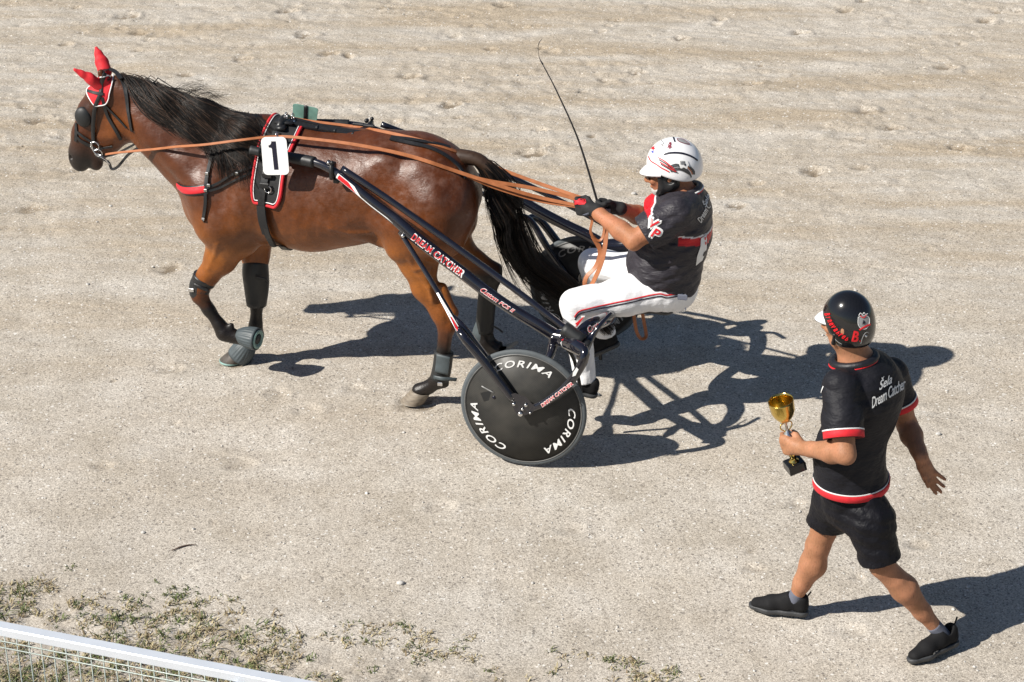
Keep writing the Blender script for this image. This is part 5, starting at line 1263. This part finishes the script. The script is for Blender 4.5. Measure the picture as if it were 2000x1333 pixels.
# ear guard, strap, glasses, beard
F = Field(hcc-.2, hcc+.2, .005)
for s in (1, -1):
    F.chain([(q_(.030, .078*s, .0), .016), (q_(.028, .076*s, -.05), .016), (q_(.05, .055*s, -.085), .014)], k=.02); F.chain([(q_(-.055, .085*s, .012), .014), (q_(-.02, .080*s, -.045), .014), (q_(.03, .068*s, -.07), .014)], k=.02)
F.chain([(q_(.05, .055, -.088), .013), (q_(.045, .0, -.115), .014), (q_(.05, -.055, -.088), .013)], k=.01)
for s in (1, -1): F.ell(q_(-.015, .080*s, -.030), (.052, .014, .048), R_h, .01); F.ell(q_(-.020, .098*s, -.012), (.022, .02, .016), R_h, .006, op='cut')
mesh('chin_strap', *F.mesh(1), M['leather'], hel)
F = Field(hcc-.2, hcc+.2, .003)
for s in (1, -1):
    F.ell(q_(.094, .034*s, .004), (.008, .030, .018), R_h, .004); F.rc(q_(.088, .060*s, .008), q_(.0, .082*s, .006), .004, .003, .004)
F.rc(q_(.104, -.012, .010), q_(.104, .012, .010), .004, .004, .004); mesh('sunglasses', *F.mesh(1), M['glass'], drv)
F = Field(hcc-.2, hcc+.2, .004)
F.rc(q_(.066, 0, -.088), q_(.040, 0, -.100), .024, .02, .02); F.rc(q_(.050, .035, -.080), q_(.066, .0, -.090), .017, .020, .02); F.rc(q_(.050, -.035, -.080), q_(.066, .0, -.090), .017, .020, .02)
X = F.points(); F.D += (.002*snoise(X, 160, 2)).astype(np.float32); mesh('beard', *F.mesh(0), M['grey'], drv)

# ------------------------------------------------------------------ whip
wh = root('whip', cf_)
tag(wh, 'long thin black driving whip upright in the driver\'s far gloved hand', 'whip')
V, F = tube([P(1170, 412, -.03), P(1164, 385, -.04), P(1130, 275, -.08), P(1088, 180, -.12), P(1060, 126, -.15)], [.007, .0065, .005, .0035, .0028], n=8, seg=40); mesh('stock', V, F, M['leather'], wh)
V, F = tube([P(1060, 126, -.15), P(1053, 112, -.16), P(1051, 95, -.17), P(1053, 84, -.17), P(1059, 76, -.17)], [.005, .0014, .0014, .002, .0012], n=6, seg=30); mesh('lash', V, F, M['leather'], wh)

# ------------------------------------------------------------------ the walking man
FA, RA = G(1545, 1200), G(1830, 1292)
YM = (FA[1]+RA[1])/2
man = root('person', worldloc=(float((FA[0]+RA[0])/2), float(YM), 0))
tag(man, 'man walking in black helmet, black polo and shorts, carrying a gold trophy cup', 'person')
Mn = lambda x, y, dy=0.: W(x, y, YM+dy)
hdm = unit(A(FA[0]-RA[0], FA[1]-RA[1], 0))        # walking direction
f = Field(Mn(1600, 900)*A(1, 1, 0)+A(-.42, -.62, 0), Mn(1600, 560)*A(1, 1, 0)+A(.80, .58, 1.78), .006)
hcm = Mn(1654, 632, -.02); fwm = unit(A(-.88, .42, -.06)); qm, Rm = head(f, hcm, fwm, (0, 0, 1), .90)
NB = Mn(1674, 708, .0)
f.chain([(Mn(1660, 672, .0), .064), (NB, .070)], k=.04)
acr = unit(A(-.60, -.80, 0)); SA = np.stack([np.cross(acr, A(0, 0, 1)), acr, A(0, 0, 1)], 1)
CH, BE, PE = Mn(1688, 775, .0), Mn(1660, 885, .0), Mn(1667, 940, .0)
f.chain([(Mn(1684, 735, 0), .095, 1.35), (CH, .120, 1.25), (BE, .112, 1.12), (PE+A(-.01, 0, 0), .100, 1.15)], k=.06, ax=acr)
SL, EL, WL = Mn(1641, 757, -.13), Mn(1650, 886, -.28), Mn(1567, 876, -.08)
SR, ER, WR = Mn(1741, 733, .13), Mn(1772, 832, .15), Mn(1799, 893, -.04)
for a_, b_, c_ in ((SL, EL, WL), (SR, ER, WR)):
    f.chain([(a_, .062), ((a_+b_)/2, .051), (b_, .043)], k=.04); f.chain([(b_, .043), (b_*.70+c_*.30, .047), (b_*.2+c_*.8, .032), (c_, .027)], k=.02)
    f.ell(b_-unit(c_-b_)*.020-unit(a_-b_)*.016, (.020, .020, .020), k=.03); f.rc(b_*.9+c_*.1+A(0, 0, .016), b_*.45+c_*.55+A(0, 0, .010), .030, .022, .02)
hl = unit(Mn(1533, 869, -.03)-WL); trx = unit(Mn(1521, 768, -.05)-Mn(1550, 900, -.02))
cl_ = fist(f, WL+hl*.004, hl, trx, unit(A(.42, .9, 0)), 1.02, k=.006)
# open right hand, palm towards the viewer
def pm(x, y, d=0): return Mn(x, y, -.04+d)
f.chain([(WR, .028), (pm(1804, 908), .026)], k=.02); f.chain([(pm(1804, 910), .024), (pm(1811, 932, .005), .020)], k=.02); f.chain([(pm(1808, 906), .020), (pm(1824, 924, .01), .016)], k=.02); f.chain([(pm(1801, 912), .018), (pm(1812, 940), .016)], k=.02)
f.chain([(pm(1799, 908, -.01), .016), (pm(1806, 930, -.022), .0125), (pm(1811, 942, -.026), .011), (pm(1812.5, 951, -.026), .009)], k=.008)
for pts in ([(1812, 940), (1819, 951), (1825, 960), (1828.5, 964.5)], [(1817, 937), (1826, 949), (1834, 957), (1838.5, 962)], [(1822, 932), (1832, 941), (1840, 948), (1844, 951)], [(1826, 923), (1835, 929), (1842, 934), (1846, 937.5)]):
    f.chain([(pm(*pts[0]), .0108), (pm(*pts[1], .002), .0092), (pm(*pts[2], -.002), .0085), (pm(*pts[3], -.008), .0075)], k=.002)
# legs: right one forward, left one pushing off
KF = Mn(1598, 1066, FA[1]-YM-.06)
heelF = G(1576, 1206); toeF = G(1470, 1188); wF = unit(toeF-heelF); AF = heelF+wF*.060+A(0, 0, .090)
toeB = G(1772, 1300); heelB = Mn(1866, 1258, toeB[1]-YM+.13); wB = unit(toeB-heelB); heelB = toeB-wB*.275; AB = heelB+wB*.06+unit(A(-.45, .1, 1))*.095; KB = Mn(1722, 1104, -.14)
HF, HB = Mn(1653, 925, .07), Mn(1680, 937, -.07)
for a_, b_, c_ in ((HF, KF, AF), (HB, KB, AB)):
    f.chain([(a_, .060), ((a_+b_)/2, .072), (b_, .052)], k=.05)
    cb = b_*.66+c_*.34-hdm*.014
    f.chain([(b_, .050), (cb, .058), (b_*.30+c_*.70-hdm*.002, .038), (c_, .030)], k=.025); f.rc(b_*.8+c_*.2-hdm*.026+acr*.012, b_*.5+c_*.5-hdm*.022+acr*.012, .032, .024, .02)
    f.ell(b_+hdm*.026, (.026, .026, .032), k=.02); f.rc(b_*.85+c_*.15+hdm*.034, b_*.2+c_*.8+hdm*.020, .012, .010, .02)
print('man segs', [round(float(np.linalg.norm(u-v)), 2) for u, v in ((SL, EL), (EL, WL), (SR, ER), (ER, WR), (HF, KF), (KF, AF), (HB, KB), (KB, AB))], hcm, AF, AB)
print('drv segs', [round(float(np.linalg.norm(u-v)), 2) for u, v in ((SHn, ELn), (ELn, WRn), (SHf, ELf), (ELf, WRf), (HPn, KNn), (KNn, ANn), (HPf, KNf), (KNf, ANf))])
V, Q = f.mesh(1); mesh('body', V, Q, M['skin2'], man)
# eyes (mostly under the helmet)
for s in (1, -1):
    V, F = ball(qm(.080, .031*s, .004), .011, 12); e_ = mesh('eye', V, F, M['white'], man); V, F = ball(qm(.0875, .031*s, .004), .0055, 10); mesh('iris', V, F, M['rubber'], e_)
# polo shirt
f = Field(A(*Mn(1600, 950)[:2], .82)*A(1, 1, .72)+A(-.16, -.42, 0), A(*Mn(1740, 700)[:2], 1.52)+A(.22, .42, 0), .006)
f.chain([(Mn(1679, 716, 0), .080, 1.2), (Mn(1688, 742, 0), .112, 1.38), (CH, .138, 1.26), (BE+A(-.005, 0, 0), .134, 1.14), (Mn(1663, 950, 0), .143, 1.13), (Mn(1664, 985, 0), .146, 1.13)], k=.06, ax=acr)
f.rc(Mn(1713, 760, .02), Mn(1712, 820, .02), .09, .07, .06)
f.chain([(SL+A(0, 0, .003), .078), (SL*.5+EL*.5, .080), (SL*.1+EL*.9, .082)], k=.03); f.chain([(SR+A(0, 0, .003), .074), (SR*.5+ER*.5, .068), (SR*.2+ER*.8, .068)], k=.03)
X = f.points(); f.D += wrinkle(X, (((.3, 0, 1), .09, .0030, 23), ((.9, .3, -.5), .10, .0032, 25), ((.4, 0, .9), .05, .0016, 28))).astype(np.float32)
cutL, cutR = SL*.23+EL*.77, SR*.42+ER*.58
cut_local(f, cutL, EL-SL, EL, .125); cut_local(f, cutR, ER-SR, ER, .13)
h0, h1 = Mn(1600, 950, 0), Mn(1736, 958, 0); hemP = Mn(1667, 944, 0); f.cut(hemP, A(0, 0, -1))
cut_local(f, Mn(1672, 700, 0), A(-.25, .1, 1), Mn(1670, 690, 0), .11)
V, Q = f.mesh(1); c = np.tile(A(.011, .011, .015), (len(V), 1)); red = A(.60, .010, .020); wht = A(.78, .78, .78)
hz = V[:, 2]-hemP[2]; pass
for a_, b_, cp in ((SL, EL, cutL), (SR, ER, cutR)):
    d_ = unit(b_-a_); t_ = (V-cp)@d_; m_ = np.linalg.norm(V-cp, axis=1) < .115
    pass
polo = mesh('polo_shirt', V, Q, M['shirtB'], man, col=c); PS = Surf(V, Q, False)
def trim(surf, ctr, nrm, w_, m, name, par, off, rmax, th=.004, n=48):
    """band sewn round a sleeve or hem: rays cast outwards in the plane of the edge"""
    nrm = unit(nrm); u = unit(np.cross(nrm, A(.3, 1, .2))); v = np.cross(nrm, u); pts, ns = [], []
    for t in np.arange(n)*2*np.pi/n:
        d = u*math.cos(t)+v*math.sin(t); r_c = surf.t.ray_cast(Vector(ctr+d*rmax), Vector(-d), rmax)
        r = rmax-float(r_c[3]) if r_c[0] is not None else np.nan; pts.append(r); ns.append(d)
    pts = np.array(pts); med = np.nanmedian(pts); pts = np.where(np.isnan(pts) | (pts > rmax*.97), med, pts)
    for _ in range(3): pts = (np.roll(pts, 1)+pts*2+np.roll(pts, -1))/4
    P3 = np.array([ctr+d*(r+off) for d, r in zip(ns, pts)]); ns = np.array(ns)
    V, F = ribbon(np.vstack([P3, P3[:2]]), np.vstack([ns, ns[:2]]), w_, th, seg=(n+1)*2); return mesh(name, V, F, m, par)
for ctr, ax_, rm in ((cutL, EL-SL, .11), (cutR, ER-SR, .10), (hemP, A(0, 0, -1), .24)):
    ax_ = unit(ax_); trim(PS, ctr-ax_*.015, ax_, .030, M['red'], 'red_trim', polo, .0015, rm); trim(PS, ctr-ax_*.033, ax_, .006, M['decal'], 'white_trim', polo, .002, rm, .003)
proj_text(PS, 'Šela', (1728, 745), (25, -15), (-2, -21), M['decal'], polo, shear=.45, fat=.012)
proj_text(PS, 'Dream Catcher', (1734, 768), (66, -40), (-3, -20), M['decal'], polo, shear=.45, fat=.012, spacing=.9)
proj_text(PS, 'ello', (1707, 701), (11, -3), (0, -4), M['redpaint'], polo, shear=.3, fat=.02)
proj_line(PS, [(1609, 755), (1606, 763), (1604, 770)], .006, M['decal'], polo)
NC = Mn(1668, 701, .0)
cq = [NC+.084*(math.cos(t)*unit(fwm*A(1, 1, 0))*1.05+math.sin(t)*np.cross(A(0, 0, 1), unit(fwm*A(1, 1, 0))))+A(0, 0, -.022*math.cos(t)) for t in np.linspace(0, 2*np.pi, 17)]
V, F = tube(cq, [.017]*17, n=10, seg=50); co = mesh('collar', V, F, M['shirt2'], polo)
V, F = tube([p+unit(p-NC)*.013+A(0, 0, -.010) for p in cq], .0042, n=6, seg=50); mesh('piping', V, F, M['redpaint'], co)
# shorts
f = Field(A(*Mn(1600, 1050)[:2], .24)+A(-.2, -.45, 0), A(*Mn(1740, 950)[:2], 1.02)+A(.2, .45, 0), .006)
f.chain([(Mn(1661, 930, 0), .102, 1.12), (Mn(1661, 955, 0), .110, 1.15), (Mn(1664, 985, 0), .120, 1.1)], k=.05, ax=acr)
hF = HF*.30+KF*.70; hB = HB*.06+KB*.94
f.chain([(HF, .055), (HF*.5+hF*.5, .096), (hF*1.2-HF*.2, .090)], k=.05); f.chain([(HB, .055), (HB*.5+hB*.5, .096), (hB*1.2-HB*.2, .090)], k=.05)
X = f.points(); f.D += wrinkle(X, (((.2, .2, 1), .06, .0034, 33), ((1, 0, .3), .08, .0034, 35), ((.7, 0, 1), .035, .0018, 38))).astype(np.float32)
cut_local(f, hF, unit(KF-HF)+A(0, 0, -.5), KF, .16); cut_local(f, hB, KB-HB, KB, .16)
mesh('shorts', *f.mesh(1), M['shorts'], man)
# socks, trainers
for kn, an in ((KF, AF), (KB, AB)):
    V, F = tube([an+unit(kn-an)*.045, an, an-unit(kn-an)*.05], [.0335, .0345, .035], n=20, seg=10); mesh('sock', V, F, M['sock'], man)
heelF[2] = .012; toeF = heelF+wF*.27; toeF[2] = .006
s1, qf = shoe(heelF, toeF, (0, 0, 1), par=man, L=.27)
toeB[2] = .008; s2, qb = shoe(heelB, toeB, (-.35, 0, 1), par=man, L=.275)
ShB = Surf(np.array([A(*v.co)+A(*man.location) for v in s2.data.vertices]), [list(p.vertices) for p in s2.data.polygons], False)
proj_text(ShB, 'S', (1826, 1277), (9, -4), (3, -10), M['darkdecal'], s2, 'logo', fat=.03, off=.002)
# helmet
hm = Mn(1657, 622, 0); um = unit(A(0, 0, 1)-fwm*fwm[2]); sm = np.cross(um, fwm); Rz = np.stack([fwm, sm, um], 1)
F = Field(hm-.2, hm+.2, .004); F.ell(hm, (.110, .094, .122), Rz, .02); F.ell(hm-fwm*.010-um*.05, (.100, .092, .10), Rz, .03)
F.cut(hm-um*.040+fwm*.066, unit(-um*.55+fwm*.83), .012); F.cut(hm-um*.108, unit(-um+fwm*.05), .02)
for s in (1, -1): F.rc(hm+fwm*.045+sm*.12*s-um*.062, hm+fwm*.045+sm*.070*s-um*.062, .016, .016, .003, op='cut')
V, Q = F.mesh(2); hel = mesh('helmet', V, Q, M['helmetb'], man); HM = Surf(V, Q, False)
br = []
for i in range(15):
    a = math.radians(-58+116*i/14); br.append((hm+fwm*.096*math.cos(a)+sm*.088*math.sin(a)-um*.0, hm+fwm*(.100+.045*math.cos(a*1.35))*max(math.cos(a), .3)+sm*.090*math.sin(a)-um*(.014+.012*math.cos(a))))
V = [ci*(1-t)+co_*t+um*(.010*math.sin(math.pi*t)+.014) for ci, co_ in br for t in np.linspace(0, 1, 5)]+[ci*(1-t)+co_*t+um*(.010*math.sin(math.pi*t)+.008) for ci, co_ in br for t in np.linspace(0, 1, 5)]
mesh('peak', V, Fp, M['helmetw'], hel)
proj_line(HM, [(1613, 640), (1617, 651), (1628, 659), (1638, 668), (1645, 672)], .0025, M['darkdecal'], hel)
wt = 'Bynevahreb'; hp_ = catmull(A(1616, 612, 1620, 624, 1628, 638, 1640, 652, 1657, 664).reshape(-1, 2), 60)
for i, ch in enumerate(wt):
    k_ = int((i+.5)/len(wt)*59); t_ = hp_[min(k_+2, 59)]-hp_[max(k_-2, 0)]; t_ = t_/np.linalg.norm(t_); s_ = 7.0
    proj_text(HM, ch, hp_[k_], t_*5.0, A(t_[1], -t_[0])*(10 if i == 0 else 7.5), M['redpaint'], hel, shear=.35, fat=.03, off=.0025)
proj_text(HM, 'B', (1670, 657), (14, 2), (-1, -20), M['redpaint'], hel, shear=.35, fat=.03, off=.0025); proj_text(HM, '.', (1679, 666), (3, 0), (0, -3), M['redpaint'], hel, off=.0025)
proj_poly(HM, [(1676, 620), (1686, 617), (1696, 620), (1697, 632), (1691, 642), (1682, 642), (1676, 634)], M['darkdecal'], hel, 'crest', .0022)
proj_line(HM, [(1676, 620), (1686, 617), (1696, 620), (1697, 632), (1691, 642), (1682, 642), (1676, 634), (1676, 620)], .0025, M['decal'], hel, off=.003)
proj_poly(HM, [(1684, 631), (1686, 625), (1688, 627), (1690, 632), (1688, 631), (1688, 635), (1686, 632), (1684, 635)], M['ink'], hel, 'crest_figure', .0035, 3)
proj_line(HM, [(1678, 645), (1686, 640), (1694, 636), (1699, 634)], .008, M['redpaint'], hel, off=.0035); proj_line(HM, [(1680, 617), (1686, 621), (1692, 615)], .004, M['redpaint'], hel, off=.003)
proj_line(HM, [(1677, 617), (1680, 612), (1684, 615), (1687, 611), (1690, 615), (1694, 613)], .0025, M['decal'], hel, off=.003)
proj_line(HM, [(1681, 671), (1684, 660), (1689, 651), (1694, 649), (1696, 651)], .003, M['darkdecal'], hel, off=.003)
p_, n_ = HM.hit(1691, 657)
if p_ is not None: V, F = ball(p_, .006, 10); mesh('rivet', V, F, M['metal'], hel)
F = Field(hm-.2, hm+.2, .005); F.chain([(qm(.035, .076, -.03), .008), (qm(.045, .06, -.08), .008), (qm(.045, 0, -.118), .009), (qm(.045, -.06, -.08), .008), (qm(.035, -.076, -.03), .008)], k=.01); mesh('chin_strap', *F.mesh(1), M['leather'], hel)

# ------------------------------------------------------------------ trophy
tax = trx; b0 = cl_-tax*.100; tro_ = root('trophy', worldloc=tuple(map(float, b0-tax*.05)))
tag(tro_, 'gold two-part trophy cup on a black base gripped in the walking man\'s hand', 'trophy')
hb_ = unit(np.cross(tax, A(.3, -1, 0))); R_b = np.stack([hb_, np.cross(tax, hb_), tax], 1)
V, F = box(b0-tax*.022, .078, .070, .046, R=R_b, bev=.003); mesh('base', V, F, M['marble'], tro_)
V, F = lathe([(.001, 0), (.022, 0), (.022, .006), (.014, .010), (.012, .02), (.016, .03), (.026, .085), (.030, .128), (.029, .132), (.012, .132), (.001, .132)], b0, tax, 36); mesh('lower_stem', V, F, M['gold'], tro_)
V, F = lathe([(.001, .132), (.030, .132), (.029, .140), (.016, .150), (.013, .160), (.009, .164), (.006, .170), (.006, .205), (.010, .212), (.001, .214)], b0, tax, 36); mesh('collar', V, F, M['metal'], tro_)
V, F = lathe([(.001, .205), (.010, .207), (.026, .220), (.043, .244), (.052, .270), (.054, .312), (.0545, .320), (.0525, .320), (.051, .308), (.049, .270), (.039, .244), (.018, .226), (.001, .218)], b0, tax, 48); mesh('cup', V, F, M['gold'], tro_)
for s in (1, -1):
    V, F = tube([b0+tax*.205+hb_*.008*s, b0+tax*.200+hb_*.024*s, b0+tax*.182+hb_*.026*s, b0+tax*.168+hb_*.014*s, b0+tax*.160+hb_*.008*s], .0028, n=8, seg=24); mesh('handle', V, F, M['gold'], tro_)

# ------------------------------------------------------------------ fence in the lower left corner
zf = 1.02; fa, fb = G(-40, 1209, zf), G(640, 1340, zf); fd = unit(fb-fa); fa = fa-fd*3.5; fb = fb+fd*4.5; Lf = np.linalg.norm(fb-fa)
fn = np.cross(fd, A(0, 0, 1)); fn = fn if fn[1] < 0 else -fn      # towards the stand
fence = root('fence', worldloc=tuple(map(float, A(fa[0], fa[1], 0))))
tag(fence, 'low white-railed wire mesh fence along the grass strip in the lower left corner', 'fence')
Rf = np.stack([fd, np.cross(A(0, 0, 1), fd), A(0, 0, 1)], 1); mid = (fa+fb)/2
V, F = box(mid-A(0, 0, .016)+fn*.012, Lf, .046, .036, R=Rf, bev=.003); mesh('top_rail', V, F, M['galv'], fence)
V, F = [], []; parts = []
for k_ in range(int(Lf/.05)): 
    p = fa+fd*(.02+.05*k_)+fn*.036; parts.append(tube([p+A(0, 0, -.03), p+A(0, 0, -.95)], .0026, n=5, seg=2, up=(1, 0, 0)))
for z_ in (-.050, -.078, -.27, -.30, -.50, -.53, -.75, -.9): parts.append(tube([fa+fn*.040+A(0, 0, z_), fb+fn*.040+A(0, 0, z_)], .0030, n=5, seg=2))
V, F = join(*parts); mesh('wire_mesh', V, F, M['wire'], fence)
for px in (-520, 458, 1100):
    p = G(px, 1213+(px)*.1935+20, zf); s_ = float((p-fa)@fd)
    if 0 < s_ < Lf:
        V, F = box(fa+fd*s_+fn*.040-A(0, 0, .035+.49), .05, .05, .96, R=Rf, bev=.004); po = mesh('post', V, F, M['galv'], fence)
        V, F = box(fa+fd*s_+fn*.068-A(0, 0, .04), .030, .010, .03, R=Rf, bev=.003); mesh('clamp', V, F, M['metal'], po)

# ------------------------------------------------------------------ grass strip, twig, loose stones
def grass():
    r = np.random.default_rng(3); VV, FF, n, cols = [], [], 0, []
    e0, e1 = G(0, 1105), G(1330, 1330); ed = unit(e1-e0); en = np.cross(ed, A(0, 0, 1)); en = en if en[1] < 0 else -en
    N = 15000
    t = r.uniform(-1.3, 4.8, N); d = r.uniform(-.10, 1.9, N)**1.0
    base = e0+ed*t[:, None]+en*d[:, None]
    g1 = vnoise(base[:, 0], base[:, 1], .30, 21)+.7*vnoise(base[:, 0], base[:, 1], .09, 22)
    keep = (g1*.75+.55*r.uniform(-1, 1, N) > .66-1.12*np.clip(d/.62, 0, 1.15)) & (t < 4.2)
    base = base[keep]; g1 = g1[keep]; d = d[keep]
    for b, q, dd in zip(base, g1, d):
        z0 = gz(b[0], b[1]); dry = r.random() < .6
        k = r.integers(4, 11); hh = (.009+.016*r.random())*(.8+.5*min(dd, 1))
        for _ in range(k):
            a = r.random()*6.283; ln = hh*(.7+.9*r.random()); an = r.random()*6.283; lean = .6+1.6*r.random()
            o = b+A(math.cos(a), math.sin(a), 0)*.03*r.random(); o[2] = z0-.003
            dv = A(math.cos(an), math.sin(an), 0); wv = A(-dv[1], dv[0], 0)*(.0018+.0022*r.random())
            m1 = o+dv*ln*lean*.45+A(0, 0, ln*.75); m2 = o+dv*ln*lean*1.1+A(0, 0, ln*(.95 if lean < .8 else .55))
            VV += [o-wv, o+wv, m1+wv*.8, m1-wv*.8, m2]; FF += [[n, n+1, n+2, n+3], [n+3, n+2, n+4]]; n += 5
            cc = (A(.40, .34, .20) if r.random() < .6 else A(.26, .20, .12)) if dry else A(.085, .115, .042)*(.7+.8*r.random())+A(.03, .01, 0)*r.random()
            cols += [cc]*5
    return VV, FF, np.array(cols)
V, F, c = grass()
gt = attr_cloth('grass blades', .6, .1, 30, .001, .3); go = mesh('grass', V, F, gt, None, smooth=False, col=c); tag(go, 'sparse dry and green grass growing in the gravel beside the fence', 'grass', kind='stuff')
tw = [G(335, 1074), G(352, 1067), G(368, 1063), G(384, 1062)]; tw = [p+A(0, 0, gz(p[0], p[1])+.006) for p in tw]
V, F = tube(tw, [.002, .0038, .003, .001], n=7, seg=20); t_o = mesh('twig', V, F, M['twig'], None); tag(t_o, 'short dark dry twig lying on pale gravel left of centre', 'twig')
def gravel():
    r = np.random.default_rng(9); VV, FF, n = [], [], 0
    bv, bf = ball(A(0, 0, 0), 1, 6); N = 2600
    for i in range(N):
        px, py = r.uniform(-120, 2120), r.uniform(-40, 1400); p = G(px, py); s = .0028+.0035*r.random()+(.007*r.random() if r.random() < .05 else 0)
        v = bv*A(1, .7+.4*r.random(), .55)*s*(1+.25*r.normal(size=(len(bv), 1))*.5); a = r.random()*6.28; v = v@np.array([[math.cos(a), math.sin(a), 0], [-math.sin(a), math.cos(a), 0], [0, 0, 1]])
        VV.append(v+A(p[0], p[1], gz(p[0], p[1])+s*.25)); FF += [[x+n for x in q] for q in bf]; n += len(bv)
    return np.concatenate(VV), FF
V, F = gravel(); gr = mesh('gravel', V, F, M['stone'], None); tag(gr, 'small loose pale stones scattered over the gravel track', 'gravel', kind='stuff')
for i, (px, py, s, lb) in enumerate(((1164, 770, .022, 'white pebble just behind the near wheel on the cart shadow edge'), (782, 1140, .017, 'pale pebble on the open gravel right of the grass strip'), (1238, 380, .018, 'pale pebble on the track under the driver\'s raised hands'), (1833, 847, .014, 'tiny white pebble just right of the walking man\'s swinging forearm'))):
    p = G(px, py); v, f_ = ball(A(0, 0, 0), 1, 10); v = v*A(1.2, .85, .6)*s; v *= (1+.10*snoise(v/s, 2.2, i)[:, None])
    o = mesh('pebble', v+A(p[0], p[1], gz(p[0], p[1])+s*.35), f_, M['stone'], None); tag(o, lb, 'pebble')
